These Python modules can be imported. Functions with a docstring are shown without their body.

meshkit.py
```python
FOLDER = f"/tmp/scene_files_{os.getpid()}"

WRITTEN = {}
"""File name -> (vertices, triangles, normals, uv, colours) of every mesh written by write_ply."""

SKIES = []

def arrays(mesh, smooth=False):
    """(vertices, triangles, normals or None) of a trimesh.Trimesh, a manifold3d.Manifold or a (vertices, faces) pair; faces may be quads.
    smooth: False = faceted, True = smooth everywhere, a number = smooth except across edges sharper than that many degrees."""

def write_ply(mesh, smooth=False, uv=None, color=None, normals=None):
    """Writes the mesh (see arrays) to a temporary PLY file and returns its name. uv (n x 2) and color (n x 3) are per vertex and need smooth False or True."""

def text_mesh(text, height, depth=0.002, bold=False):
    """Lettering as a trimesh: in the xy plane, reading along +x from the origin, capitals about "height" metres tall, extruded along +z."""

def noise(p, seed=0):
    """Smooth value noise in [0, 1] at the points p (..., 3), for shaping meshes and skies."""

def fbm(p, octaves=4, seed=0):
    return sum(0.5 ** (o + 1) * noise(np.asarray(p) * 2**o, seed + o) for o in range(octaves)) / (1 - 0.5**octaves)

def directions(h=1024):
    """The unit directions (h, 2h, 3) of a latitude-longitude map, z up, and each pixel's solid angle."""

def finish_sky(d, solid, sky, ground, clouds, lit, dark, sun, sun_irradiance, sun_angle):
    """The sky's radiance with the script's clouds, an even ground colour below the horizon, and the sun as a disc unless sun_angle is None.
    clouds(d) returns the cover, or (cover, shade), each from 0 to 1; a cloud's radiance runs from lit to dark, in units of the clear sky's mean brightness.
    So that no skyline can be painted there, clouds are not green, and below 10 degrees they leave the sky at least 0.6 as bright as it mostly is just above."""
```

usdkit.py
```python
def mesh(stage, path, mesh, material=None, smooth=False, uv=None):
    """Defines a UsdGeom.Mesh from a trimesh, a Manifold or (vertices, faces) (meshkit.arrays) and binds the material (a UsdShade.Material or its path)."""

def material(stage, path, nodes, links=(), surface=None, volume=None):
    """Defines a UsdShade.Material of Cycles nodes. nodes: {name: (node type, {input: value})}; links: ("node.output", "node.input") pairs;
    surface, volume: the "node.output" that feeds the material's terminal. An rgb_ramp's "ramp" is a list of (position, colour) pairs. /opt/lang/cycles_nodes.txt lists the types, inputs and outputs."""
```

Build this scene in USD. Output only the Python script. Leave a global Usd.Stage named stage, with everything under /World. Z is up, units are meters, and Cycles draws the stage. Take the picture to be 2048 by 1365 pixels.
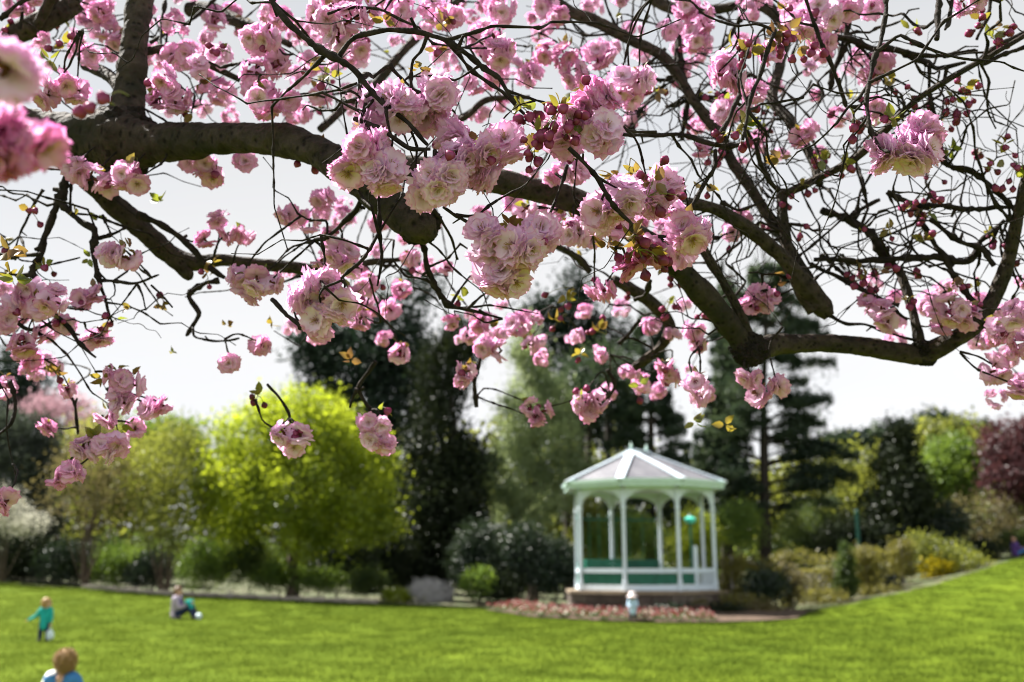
import math
import numpy as np, trimesh, manifold3d, usdkit, meshkit
from pxr import Gf, Sdf, Usd, UsdGeom, UsdLux, UsdShade, Vt

PI = math.pi
stage = Usd.Stage.CreateInMemory()
UsdGeom.SetStageUpAxis(stage, 'Z')
UsdGeom.SetStageMetersPerUnit(stage, 1.0)
world = UsdGeom.Xform.Define(stage, '/World')
stage.SetDefaultPrim(world.GetPrim())
UsdGeom.Scope.Define(stage, '/World/Looks')

# ---------------------------------------------------------------- camera
EYE = np.array([0.0, 0.0, 1.62])
TILT = 12.74                      # degrees above the horizontal
FOCAL, APERTURE = 35.0, 36.0
F = FOCAL / APERTURE * 2048.0     # focal length in photograph pixels
cam = UsdGeom.Camera.Define(stage, '/World/camera')
cam.AddTranslateOp().Set(Gf.Vec3d(*EYE))
cam.AddRotateXOp().Set(90.0 + TILT)
cam.CreateFocalLengthAttr(FOCAL)
cam.CreateHorizontalApertureAttr(APERTURE)
cam.CreateFStopAttr(4.8)
cam.CreateFocusDistanceAttr(1.36)
cam.CreateClippingRangeAttr(Gf.Vec2f(0.05, 5000))
cam.CreateExposureAttr(1.97)

# ---------------------------------------------------------------- sky and sun
SUN_DIR = np.array([-0.66, 0.42, 0.0])
SUN_ELEV = math.radians(53)
SUN_DIR = np.append(SUN_DIR[:2] / np.linalg.norm(SUN_DIR[:2]) * math.cos(SUN_ELEV), math.sin(SUN_ELEV))
SUN_ROT = math.atan2(SUN_DIR[0], SUN_DIR[1])
sky_material = usdkit.material(stage, '/World/Looks/sky_air', {
    'sky': ('sky_texture', {'sky_type': 'single_scattering', 'sun_disc': False, 'sun_elevation': SUN_ELEV, 'sun_rotation': SUN_ROT,
                            'altitude': 60.0, 'air_density': 1.0, 'aerosol_density': 1.2, 'ozone_density': 1.0}),
    'tc': ('texture_coordinate', {}),
    'map': ('mapping', {'scale': (1.0, 1.0, 2.2)}),
    'n': ('noise_texture', {'scale': 1.7, 'detail': 5.0, 'roughness': 0.55}),
    'ramp': ('rgb_ramp', {'ramp': [(0.25, (0.80, 0.80, 0.80)), (0.6, (1, 1, 1))]}),
    'cloud': ('mix_color', {'a': (3.9, 4.0, 4.15), 'b': (5.3, 5.3, 5.35)}),
    'sx': ('separate_xyz', {}), 'el': ('rgb_ramp', {'ramp': [(0.0, (1.12, 1.12, 1.12)), (0.12, (1.08, 1.08, 1.08)), (0.32, (0.94, 0.94, 0.94)), (0.6, (0.78, 0.79, 0.80)), (1.0, (0.62, 0.64, 0.67))]}),
    'veil': ('mix_color', {'blend_type': 'multiply', 'fac': 1.0, 'use_clamp': False, 'use_clamp_result': False}),
    'n2': ('noise_texture', {'scale': 0.9, 'detail': 3.0}),
    'mix': ('mix_color', {'use_clamp': False, 'use_clamp_result': False}),
    'bg': ('background_shader', {'strength': 0.05}),
}, [('tc.generated', 'map.vector'), ('map.vector', 'n.vector'), ('map.vector', 'n2.vector'), ('n.fac', 'ramp.fac'), ('ramp.color', 'mix.fac'),
    ('n2.fac', 'cloud.fac'), ('sky.color', 'mix.a'), ('tc.generated', 'sx.vector'), ('sx.z', 'el.fac'), ('cloud.result', 'veil.a'), ('el.color', 'veil.b'), ('veil.result', 'mix.b'), ('mix.result', 'bg.color')], surface='bg.background')
dome = UsdLux.DomeLight.Define(stage, '/World/sky')
UsdShade.MaterialBindingAPI.Apply(dome.GetPrim()).Bind(sky_material)
dome.GetPrim().SetCustomDataByKey('kind', 'structure')
sun = UsdLux.DistantLight.Define(stage, '/World/sun')
sun.CreateIntensityAttr(1.25)
sun.CreateNormalizeAttr(True)
sun.CreateAngleAttr(0.53)
sun.CreateColorAttr(Gf.Vec3f(1.0, 0.965, 0.90))
_z = Gf.Vec3d(*SUN_DIR)
sun.AddTransformOp().Set(Gf.Matrix4d(Gf.Rotation(Gf.Vec3d(0, 0, 1), _z), Gf.Vec3d(0, 0, 60)))

# ---------------------------------------------------------------- helpers
T_ = math.radians(TILT)
FWD, UPV, RIGHT = np.array([0, math.cos(T_), math.sin(T_)]), np.array([0, -math.sin(T_), math.cos(T_)]), np.array([1.0, 0, 0])


def ray(px, py):
    return RIGHT * ((px - 1024.0) / F) + UPV * ((682.5 - py) / F) + FWD


def at(px, py, Y):
    """The point seen at photograph pixel (px, py), Y metres north of the camera."""
    d = ray(px, py)
    return EYE + d * (Y / d[1])


def near(px, py, D):
    """The same, D metres along the view axis."""
    return EYE + ray(px, py) * D


def metres(px, Y):
    return px / F * Y


used = {}


def numbered(parent, name):
    k = used.get((parent, name), 0)
    used[(parent, name)] = k + 1
    return f'{parent}/{name}' if k == 0 else f'{parent}/{name}_{k:03d}'


origins = {}


def describe(prim, label=None, category=None, group=None, kind=None):
    for k, v in (('label', label), ('category', category), ('group', group), ('kind', kind)):
        if v:
            prim.SetCustomDataByKey(k, v)


def thing(name, label, category, loc=(0, 0, 0), rz=0.0, group=None, kind=None):
    path = numbered('/World', name)
    x = UsdGeom.Xform.Define(stage, path)
    x.AddTranslateOp().Set(Gf.Vec3d(*map(float, loc)))
    if rz:
        x.AddRotateZOp().Set(math.degrees(rz))
    describe(x.GetPrim(), label, category, group, kind)
    origins[path] = np.zeros(3)
    return path


def part(parent, name, mesh, mat, smooth=False, label=None, kind=None, uv=None):
    """A mesh in its parent's own coordinates."""
    path = numbered(parent, name)
    p = usdkit.mesh(stage, path, mesh, mat, smooth=smooth, uv=uv)
    describe(p.GetPrim(), label=label, kind=kind)
    return path


def holder(parent, name, loc=(0, 0, 0), label=None):
    path = numbered(parent, name)
    x = UsdGeom.Xform.Define(stage, path)
    x.AddTranslateOp().Set(Gf.Vec3d(*map(float, loc)))
    describe(x.GetPrim(), label=label)
    return path


def single(name, mesh, mat, label=None, category=None, group=None, kind=None, smooth=False, uv=None):
    path = numbered('/World', name)
    p = usdkit.mesh(stage, path, mesh, mat, smooth=smooth, uv=uv)
    describe(p.GetPrim(), label, category, group, kind)
    return path


def copies(source, loc, rz=0.0, label=None, scale=1.0, group=None):
    """A copy of a thing under the next number."""
    src = stage.GetPrimAtPath(source)
    was = src.GetCustomData()
    path = numbered('/World', source.split('/')[-1].rstrip('0123456789').rstrip('_'))
    x = UsdGeom.Xform.Define(stage, path)
    x.GetPrim().GetReferences().AddInternalReference(source)
    x.ClearXformOpOrder()
    x.AddTranslateOp(opSuffix='c').Set(Gf.Vec3d(*map(float, loc)))
    x.AddRotateZOp(opSuffix='c').Set(math.degrees(rz))
    x.AddScaleOp(opSuffix='c').Set(Gf.Vec3f(scale, scale, scale))
    x.GetPrim().SetInstanceable(True)
    describe(x.GetPrim(), label or was.get('label'), was.get('category'), group or was.get('group'), was.get('kind'))
    return path


def cat(meshes):
    """Joins (vertices, faces) pairs and trimeshes."""
    vs, fs, n = [], [], 0
    for m in meshes:
        v, f = (m if isinstance(m, tuple) else (np.asarray(m.vertices), np.asarray(m.faces)))
        vs.append(v)
        fs.append(f + n)
        n += len(v)
    return np.vstack(vs), np.vstack(fs)


def box(cx, cy, cz, sx, sy, sz, rz=0.0):
    b = trimesh.creation.box([sx, sy, sz])
    if rz:
        b.apply_transform(trimesh.transformations.rotation_matrix(rz, [0, 0, 1]))
    b.apply_translation([cx, cy, cz])
    return (np.array(b.vertices), np.array(b.faces))


def soft_box(cx, cy, cz, sx, sy, sz, r=0.02, rz=0.0):
    """A box with chamfered edges."""
    pts = [(sgx * (sx / 2 - (r if a != 0 else 0)), sgy * (sy / 2 - (r if a != 1 else 0)), sgz * (sz / 2 - (r if a != 2 else 0)))
           for a in range(3) for sgx in (-1, 1) for sgy in (-1, 1) for sgz in (-1, 1)]
    h = trimesh.convex.convex_hull(np.array(pts))
    if rz:
        h.apply_transform(trimesh.transformations.rotation_matrix(rz, [0, 0, 1]))
    h.apply_translation([cx, cy, cz])
    return (np.array(h.vertices), np.array(h.faces))


def beam(a, b, w, h, up=(0, 0, 1)):
    """A straight bar of section w (across) by h (along up) from a to b."""
    a, b = np.asarray(a, float), np.asarray(b, float)
    d = (b - a) / np.linalg.norm(b - a)
    s = np.cross(d, up)
    s /= np.linalg.norm(s)
    u = np.cross(s, d)
    v = np.array([p + s * w / 2 * i + u * h / 2 * j for p in (a, b) for i, j in ((-1, -1), (1, -1), (1, 1), (-1, 1))])
    q = [(0, 1, 2, 3), (7, 6, 5, 4), (0, 4, 5, 1), (1, 5, 6, 2), (2, 6, 7, 3), (3, 7, 4, 0)]
    f = np.array([t for a_, b_, c_, d_ in q for t in ((a_, c_, b_), (a_, d_, c_))])
    return v, f


def resample(pts, step):
    """A Catmull-Rom curve through rows of pts (x y z radius ...), about one point per step."""
    p = np.asarray(pts, float)
    p = np.vstack([2 * p[0] - p[1], p, 2 * p[-1] - p[-2]])
    out = []
    for i in range(1, len(p) - 2):
        L = np.linalg.norm(p[i + 1, :3] - p[i, :3])
        n = max(2, int(math.ceil(L / step)))
        t = np.linspace(0, 1, n, endpoint=False)[:, None]
        a, b, c, d = p[i - 1], p[i], p[i + 1], p[i + 2]
        q = 0.5 * (2 * b + (c - a) * t + (2 * a - 5 * b + 4 * c - d) * t ** 2 + (3 * b - a - 3 * c + d) * t ** 3)
        q[:, 3:] = b[3:] + (c[3:] - b[3:]) * t
        out.append(q)
    out.append(p[-2:-1])
    return np.vstack(out)


def tube(P, R, k=8, close=True, bump=0.0, seed=0, freq=40.0):
    """A tube of radius R along P; bump roughens it."""
    P, R = np.asarray(P, float), np.broadcast_to(np.asarray(R, float), (len(P),)).copy()
    t = np.gradient(P, axis=0)
    t /= np.maximum(np.linalg.norm(t, axis=1, keepdims=True), 1e-9)
    n0 = np.cross(t[0], [0.31, 0.17, 0.93])
    n0 /= np.linalg.norm(n0)
    N = [n0]
    for i in range(1, len(P)):
        v = N[-1] - t[i] * np.dot(N[-1], t[i])
        N.append(v / max(np.linalg.norm(v), 1e-9))
    N = np.array(N)
    B = np.cross(t, N)
    a = np.linspace(0, 2 * PI, k, endpoint=False)
    ring = N[:, None] * np.cos(a)[None, :, None] + B[:, None] * np.sin(a)[None, :, None]
    rr = R[:, None] * np.ones(k)[None]
    if bump:
        q = P[:, None] + ring * R[:, None, None]
        rr = rr * (1 + bump * (2 * meshkit.fbm(q * freq, 3, seed) - 1))
    V = (P[:, None] + ring * rr[..., None]).reshape(-1, 3)
    i, j = np.meshgrid(np.arange(len(P) - 1), np.arange(k), indexing='ij')
    a0, a1 = i * k + j, i * k + (j + 1) % k
    b0, b1 = a0 + k, a1 + k
    Fc = np.vstack([np.stack([a0, a1, b1], -1).reshape(-1, 3), np.stack([a0, b1, b0], -1).reshape(-1, 3)])
    if close:
        n = len(V)
        V = np.vstack([V, P[:1], P[-1:]])
        j = np.arange(k)
        Fc = np.vstack([Fc, np.stack([np.full(k, n), (j + 1) % k, j], 1), np.stack([np.full(k, n + 1), (len(P) - 1) * k + j, (len(P) - 1) * k + (j + 1) % k], 1)])
    return V, Fc


def turn(v, axis, ang):
    return v @ trimesh.transformations.rotation_matrix(ang, axis)[:3, :3].T


def frame(axis, spin=0.0):
    """A rotation whose z column is axis."""
    z = np.asarray(axis, float)
    z = z / np.linalg.norm(z)
    x = np.cross([0.13, 0.94, 0.31], z)
    x /= np.linalg.norm(x)
    y = np.cross(z, x)
    c, s = math.cos(spin), math.sin(spin)
    return np.stack([c * x + s * y, -s * x + c * y, z], 1)


def smoothstep(x, a, b):
    t = np.clip((np.asarray(x, float) - a) / (b - a), 0, 1)
    return t * t * (3 - 2 * t)


# ---------------------------------------------------------------- materials
def matte(name, colour, rough=0.7, vary=0.25, scale=6.0, bump=0.0, spec=0.3, second=None, detail=4.0):
    """A surface whose colour wanders between two tones of itself."""
    c = np.array(colour, float)
    lo = np.array(second, float) if second is not None else c * (1 - vary)
    hi = c if second is not None else np.minimum(c * (1 + vary), 0.95)
    nodes = {'tc': ('texture_coordinate', {}), 'n': ('noise_texture', {'scale': scale, 'detail': detail, 'roughness': 0.6}),
             'r': ('rgb_ramp', {'ramp': [(0.3, lo), (0.7, hi)]}), 'p': ('principled_bsdf', {'roughness': rough, 'specular_ior_level': spec})}
    links = [('tc.object', 'n.vector'), ('n.fac', 'r.fac'), ('r.color', 'p.base_color')]
    if bump:
        nodes['b'] = ('bump', {'strength': bump, 'distance': 0.02})
        links += [('n.fac', 'b.height'), ('b.normal', 'p.normal')]
    return usdkit.material(stage, f'/World/Looks/{name}', nodes, links, surface='p.BSDF')


def leafy(name, dark, light, trans=0.45, gloss=0.12, clump=0.8, tint=None):
    """Foliage: every leaf its own tone, clumps that wander between two tones, light through the leaf."""
    dark, light = np.array(dark, float), np.array(light, float)
    tint = np.array(tint if tint is not None else light * np.array([1.25, 1.15, 0.6]), float)
    nodes = {'g': ('geometry', {}), 'tc': ('texture_coordinate', {}), 'n': ('noise_texture', {'scale': clump, 'detail': 3.0}),
             'm': ('math', {'math_type': 'multiply_add', 'value2': 0.45}), 'm2': ('math', {'math_type': 'multiply_add', 'value2': 1.1, 'value3': -0.28, 'use_clamp': True}),
             'r': ('rgb_ramp', {'ramp': [(0.1, dark), (0.8, light)]}), 'rt': ('rgb_ramp', {'ramp': [(0.1, dark * 0.9 + tint * 0.1), (0.8, tint)]}),
             'd': ('diffuse_bsdf', {}), 't': ('translucent_bsdf', {}), 'gl': ('glossy_bsdf', {'roughness': 0.42, 'color': (0.9, 0.9, 0.9)}),
             'x': ('mix_closure', {'fac': trans}), 'y': ('mix_closure', {'fac': gloss * 0.22})}
    links = [('tc.object', 'n.vector'), ('n.fac', 'm2.value1'), ('g.random_per_island', 'm.value1'), ('m2.value', 'm.value3'), ('m.value', 'r.fac'), ('m.value', 'rt.fac'),
             ('r.color', 'd.color'), ('rt.color', 't.color'), ('d.BSDF', 'x.closure1'), ('t.BSDF', 'x.closure2'), 
             ('x.closure', 'y.closure1'), ('gl.BSDF', 'y.closure2')]
    return usdkit.material(stage, f'/World/Looks/{name}', nodes, links, surface='y.closure')
# ---------------------------------------------------------------- ground
_ex = np.array([-70, -40, -26, -18.5, -12.5, -4.8, -0.4, 4.0, 7.0, 9.5, 12.0, 15.0, 18.5, 24.0, 32.0, 70.0])
_ez = np.array([2.2, 1.9, 1.45, 1.04, 0.60, 0.36, 0.24, 0.10, 0.08, 0.20, 0.62, 1.10, 1.75, 2.3, 2.6, 3.0])


def lift(x):
    x = np.asarray(x, float)
    return sum(np.interp(x + d, _ex, _ez) for d in (-1.6, -0.8, 0, 0.8, 1.6)) / 5


def ground_z(x, y):
    x, y = np.asarray(x, float), np.asarray(y, float)
    base = lift(x * np.minimum(1.0, 36.0 / np.maximum(y, 20.0)) if False else x) * smoothstep(y, 17, 36)
    far = 0.02 * np.maximum(y - 42, 0) * 0.0
    roll = 0.03 * (np.sin(x * 0.31 + y * 0.17) + np.sin(x * 0.13 - y * 0.27 + 1.0)) * smoothstep(y, 8, 20)
    rise = 0.20 * np.maximum(x - 14, 0) ** 1.0 * smoothstep(y, 55, 120) * smoothstep(x, 14, 40)
    return base + roll * 0.6 + far + np.minimum(rise, 14) * 0.8


def gz(x, y):
    return float(ground_z(x, y))


def sheet(xs, ys, drop=0.0):
    X, Y = np.meshgrid(xs, ys, indexing='ij')
    V = np.stack([X, Y, ground_z(X, Y) - drop], -1).reshape(-1, 3)
    i, j = np.meshgrid(np.arange(len(xs) - 1), np.arange(len(ys) - 1), indexing='ij')
    a = i * len(ys) + j
    return V, np.vstack([np.stack([a, a + len(ys), a + len(ys) + 1], -1).reshape(-1, 3), np.stack([a, a + len(ys) + 1, a + 1], -1).reshape(-1, 3)])


def grass_material(name, lo, hi, scale=0.35):
    return usdkit.material(stage, f'/World/Looks/{name}', {
        'g': ('geometry', {}), 'n': ('noise_texture', {'scale': scale, 'detail': 5.0, 'roughness': 0.6}), 'f': ('noise_texture', {'scale': 26.0, 'detail': 3.0}),
        'a': ('math', {'math_type': 'multiply_add', 'value2': 0.5}), 'h': ('math', {'math_type': 'multiply', 'value2': 0.6}),
        'r': ('rgb_ramp', {'ramp': [(0.3, lo), (0.75, hi)]}), 'p': ('principled_bsdf', {'roughness': 0.95, 'specular_ior_level': 0.03}),
        'b': ('bump', {'strength': 0.6, 'distance': 0.05})},
        [('g.position', 'n.vector'), ('g.position', 'f.vector'), ('n.fac', 'h.value1'), ('f.fac', 'a.value1'), ('h.value', 'a.value3'), ('a.value', 'r.fac'), ('r.color', 'p.base_color'),
         ('f.fac', 'b.height'), ('b.normal', 'p.normal')], surface='p.BSDF')


m_lawn = grass_material('lawn_turf', (0.04, 0.068, 0.006), (0.10, 0.135, 0.010))
m_soil = matte('woodland_soil', (0.075, 0.06, 0.035), rough=0.95, vary=0.4, scale=1.2, bump=0.4, second=(0.05, 0.075, 0.025))
m_bed = matte('bed_soil', (0.07, 0.045, 0.03), rough=0.95, vary=0.4, scale=9, bump=0.5)
m_path = matte('path_gravel', (0.20, 0.17, 0.13), rough=0.9, vary=0.2, scale=8, bump=0.3)
m_kerb = matte('kerb_stone', (0.27, 0.24, 0.20), rough=0.85, vary=0.3, scale=5, bump=0.3)

_far = np.concatenate([np.linspace(-600, -70, 14), np.linspace(-66, 66, 100), np.linspace(70, 600, 14)])
_fy = np.concatenate([np.linspace(-60, 0, 8), np.linspace(2, 70, 60), np.linspace(74, 160, 24), np.linspace(190, 900, 10)])
single('ground', sheet(_far, _fy, drop=0.035), m_soil, kind='structure', smooth=True)


def lawn_edge(x):
    """Where the lawn ends in the north."""
    x = np.asarray(x, float)
    e = np.interp(x, [-60, -20, -14, -5, -1.2, 0.6, 4.5, 8.2, 9.6, 12.0, 15.5, 19, 24, 60], [37.5, 37.0, 36.5, 36.2, 35.0, 30.4, 28.7, 29.6, 33.0, 34.0, 36.0, 39.5, 44.0, 50])
    return e + 0.12 * np.sin(x * 1.7) + 0.08 * np.sin(x * 4.1 + 1)


def lawn_mesh(drop=0.0):
    xs = np.linspace(-60, 60, 181)
    ts = np.concatenate([np.linspace(0, 0.45, 8, endpoint=False), np.linspace(0.45, 1, 44)])
    X = np.repeat(xs[:, None], len(ts), 1)
    E = lawn_edge(xs)[:, None]
    Y = -12 + (E + 12) * ts[None]
    V = np.stack([X, Y, ground_z(X, Y)], -1)
    V[:, -1, 2] -= 0.02
    i, j = np.meshgrid(np.arange(len(xs) - 1), np.arange(len(ts) - 1), indexing='ij')
    a = i * len(ts) + j
    n = len(ts)
    return V.reshape(-1, 3), np.vstack([np.stack([a, a + n, a + n + 1], -1).reshape(-1, 3), np.stack([a, a + n + 1, a + 1], -1).reshape(-1, 3)])


single('lawn', lawn_mesh(), m_lawn, kind='structure', smooth=True)

# the blades of the mown lawn, as far as they read
rng = np.random.default_rng(11)


def tuft_mesh(seed, n=125, spread=0.40, h=0.045):
    r = np.random.default_rng(seed)
    base = r.uniform(-spread, spread, (n, 2))
    ang, hh = r.uniform(0, 2 * PI, n), h * r.uniform(0.6, 1.25, n)
    lean = r.normal(0, 0.45, (n, 2)) * hh[:, None]
    w = 0.0075
    dx, dy = np.cos(ang) * w, np.sin(ang) * w
    z0 = np.full(n, -0.01)
    A = np.stack([base[:, 0] - dx, base[:, 1] - dy, z0], 1)
    B = np.stack([base[:, 0] + dx, base[:, 1] + dy, z0], 1)
    C = np.stack([base[:, 0] + lean[:, 0], base[:, 1] + lean[:, 1], hh], 1)
    V = np.stack([A, B, C], 1).reshape(-1, 3)
    return V, np.arange(3 * n).reshape(-1, 3)


def leaf_blade_material(name, dark, light, tint, trans=0.5, scale=0.22):
    return usdkit.material(stage, f'/World/Looks/{name}', {
        'g': ('geometry', {}), 'n': ('noise_texture', {'scale': scale, 'detail': 5.0, 'roughness': 0.65}), 'r': ('rgb_ramp', {'ramp': [(0.3, dark), (0.72, light)]}),
        'rt': ('rgb_ramp', {'ramp': [(0.3, np.array(tint) * 0.75), (0.72, tint)]}), 'd': ('diffuse_bsdf', {}), 't': ('translucent_bsdf', {}), 'x': ('mix_closure', {'fac': trans})},
        [('g.position', 'n.vector'), ('n.fac', 'r.fac'), ('n.fac', 'rt.fac'), ('r.color', 'd.color'), ('rt.color', 't.color'), ('d.BSDF', 'x.closure1'), ('t.BSDF', 'x.closure2')], surface='x.closure')


m_blade = leaf_blade_material('grass_blade', (0.025, 0.051, 0.010), (0.066, 0.094, 0.017), (0.120, 0.166, 0.020))


def instancer(path, protos, mat, pos, rot_z, scale, index, tilt=None):
    """protos: (vertices, faces) meshes."""
    pi = UsdGeom.PointInstancer.Define(stage, path)
    paths = []
    for k, m in enumerate(protos):
        name = f'{path}/shape_{k:03d}'
        usdkit.mesh(stage, name, m[0], mat, smooth=m[2] if len(m) > 2 else False, uv=m[1] if len(m) > 1 else None)
        paths.append(Sdf.Path(name))
    pi.CreatePrototypesRel().SetTargets(paths)
    pi.CreatePositionsAttr(Vt.Vec3fArray.FromNumpy(np.asarray(pos, np.float32)))
    pi.CreateProtoIndicesAttr(Vt.IntArray.FromNumpy(np.asarray(index, np.int32)))
    pi.CreateScalesAttr(Vt.Vec3fArray.FromNumpy(np.repeat(np.asarray(scale, np.float32)[:, None], 3, 1)))
    if tilt is None:
        h = np.asarray(rot_z) / 2
        q = [Gf.Quath(float(math.cos(a)), 0.0, 0.0, float(math.sin(a))) for a in h]
    else:
        q = []
        for M in tilt:
            w = trimesh.transformations.quaternion_from_matrix(np.vstack([np.hstack([M, np.zeros((3, 1))]), [0, 0, 0, 1]]))
            q.append(Gf.Quath(*map(float, w)))
    pi.CreateOrientationsAttr(Vt.QuathArray(q))
    return pi


pts = []
for y in np.arange(11.5, 50, 0.46):
    half = y * 0.56 + 1
    for x in np.arange(-half, half, 0.5):
        X, Y = x + rng.uniform(-.34, .34), y + rng.uniform(-.34, .34)
        if Y < lawn_edge(X) - 0.3:
            pts.append((X, Y, gz(X, Y)))
pts = np.array(pts)
g = instancer('/World/grass', [(tuft_mesh(k),) for k in range(5)], m_blade, pts, rng.uniform(0, 2 * PI, len(pts)), rng.uniform(0.85, 1.2, len(pts)), rng.integers(0, 5, len(pts)))
describe(g.GetPrim(), 'short bright green mown grass covering the park lawn', 'grass', kind='stuff')

# path behind the lawn with its stone edging, on the left
xs = np.linspace(-15.5, -5.2, 60)
ye = lawn_edge(xs) + 0.2
top, bot = np.stack([xs, ye + 1.5, ground_z(xs, ye + 1.5) + 0.012], 1), np.stack([xs, ye, ground_z(xs, ye) + 0.012], 1)
V = np.vstack([bot, top])
k = np.arange(len(xs) - 1)
Fp = np.vstack([np.stack([k, k + 1, k + 1 + len(xs)], 1), np.stack([k, k + 1 + len(xs), k + len(xs)], 1)])
single('path', (V, Fp), m_path, kind='structure', smooth=True)
kerb = thing('kerb', 'low pale stone edging between the lawn and the left shrub border', 'kerb')
x = -15.4
while x < -5.2:
    L = rng.uniform(0.55, 0.85)
    xm = x + L / 2
    ym = float(lawn_edge(xm)) + 0.10
    part(kerb, 'kerb_stone', soft_box(xm, ym, gz(xm, ym) + 0.045 + rng.uniform(-.01, .01), L - 0.02, 0.14, 0.17, 0.015, rz=rng.uniform(-.02, .02)), m_kerb)
    x += L
# ---------------------------------------------------------------- bandstand
m_white = matte('white_paint', (0.58, 0.66, 0.74), rough=0.45, vary=0.06, scale=3)
m_mint = matte('mint_paint', (0.50, 0.66, 0.60), rough=0.45, vary=0.08, scale=3)
m_green = matte('dark_green_paint', (0.012, 0.10, 0.065), rough=0.4, vary=0.25, scale=4)
m_slate = usdkit.material(stage, '/World/Looks/roof_slate', {
    'tc': ('texture_coordinate', {}), 'b': ('brick_texture', {'scale': 1.0, 'brick_width': 0.3, 'row_height': 0.16, 'mortar_size': 0.012, 'color1': (0.11, 0.11, 0.13), 'color2': (0.17, 0.165, 0.185), 'mortar': (0.05, 0.05, 0.055)}),
    'n': ('noise_texture', {'scale': 1.6, 'detail': 5.0}), 'mx': ('mix_color', {'fac': 0.45}), 'r': ('rgb_ramp', {'ramp': [(0.3, (0.06, 0.06, 0.075)), (0.7, (0.20, 0.195, 0.21))]}),
    'p': ('principled_bsdf', {'roughness': 0.65, 'specular_ior_level': 0.15}), 'bp': ('bump', {'strength': 0.5, 'distance': 0.02})},
    [('tc.UV', 'b.vector'), ('tc.object', 'n.vector'), ('n.fac', 'r.fac'), ('b.color', 'mx.a'), ('r.color', 'mx.b'), ('mx.result', 'p.base_color'), ('b.fac', 'bp.height'), ('bp.normal', 'p.normal')], surface='p.BSDF')
m_stone = matte('plinth_stone', (0.07, 0.054, 0.045), rough=0.9, vary=0.35, scale=3.5, bump=0.4)
m_stone_pale = matte('plinth_stone_pale', (0.12, 0.097, 0.078), rough=0.9, vary=0.3, scale=3.5, bump=0.4)
m_board = matte('floor_board', (0.22, 0.17, 0.12), rough=0.8, vary=0.2, scale=4)

GY = 34.0
GX = float(at(1287, 1100, GY)[0])
gaz = thing('bandstand', 'octagonal white bandstand with grey slate roof, mint fascia and dark stone plinth', 'bandstand', (GX, GY, 0))
FLOOR, EAVE0, EAVE1, APEX = 0.86, 4.06, 4.32, 5.42


def octo(fx, fy, sx, sy):
    """Corners anticlockwise from the front left."""
    return np.array([(-fx, -fy), (fx, -fy), (sx, -sy), (sx, sy), (fx, fy), (-fx, fy), (-sx, sy), (-sx, -sy)])


posts = octo(0.86, 1.95, 2.17, 0.95) + np.array([0.0, 0])
eaves = octo(0.97, 2.35, 2.54, 1.06)
pl = octo(1.02, 2.30, 2.50, 1.10)
ridge = np.array([(-0.37, -0.35, APEX), (0.24, 0.35, APEX)])


def prism(poly, z0, z1):
    from shapely.geometry import Polygon
    m = trimesh.creation.extrude_polygon(Polygon(poly), z1 - z0, engine='earcut')
    m.apply_translation([0, 0, z0])
    return m


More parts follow.
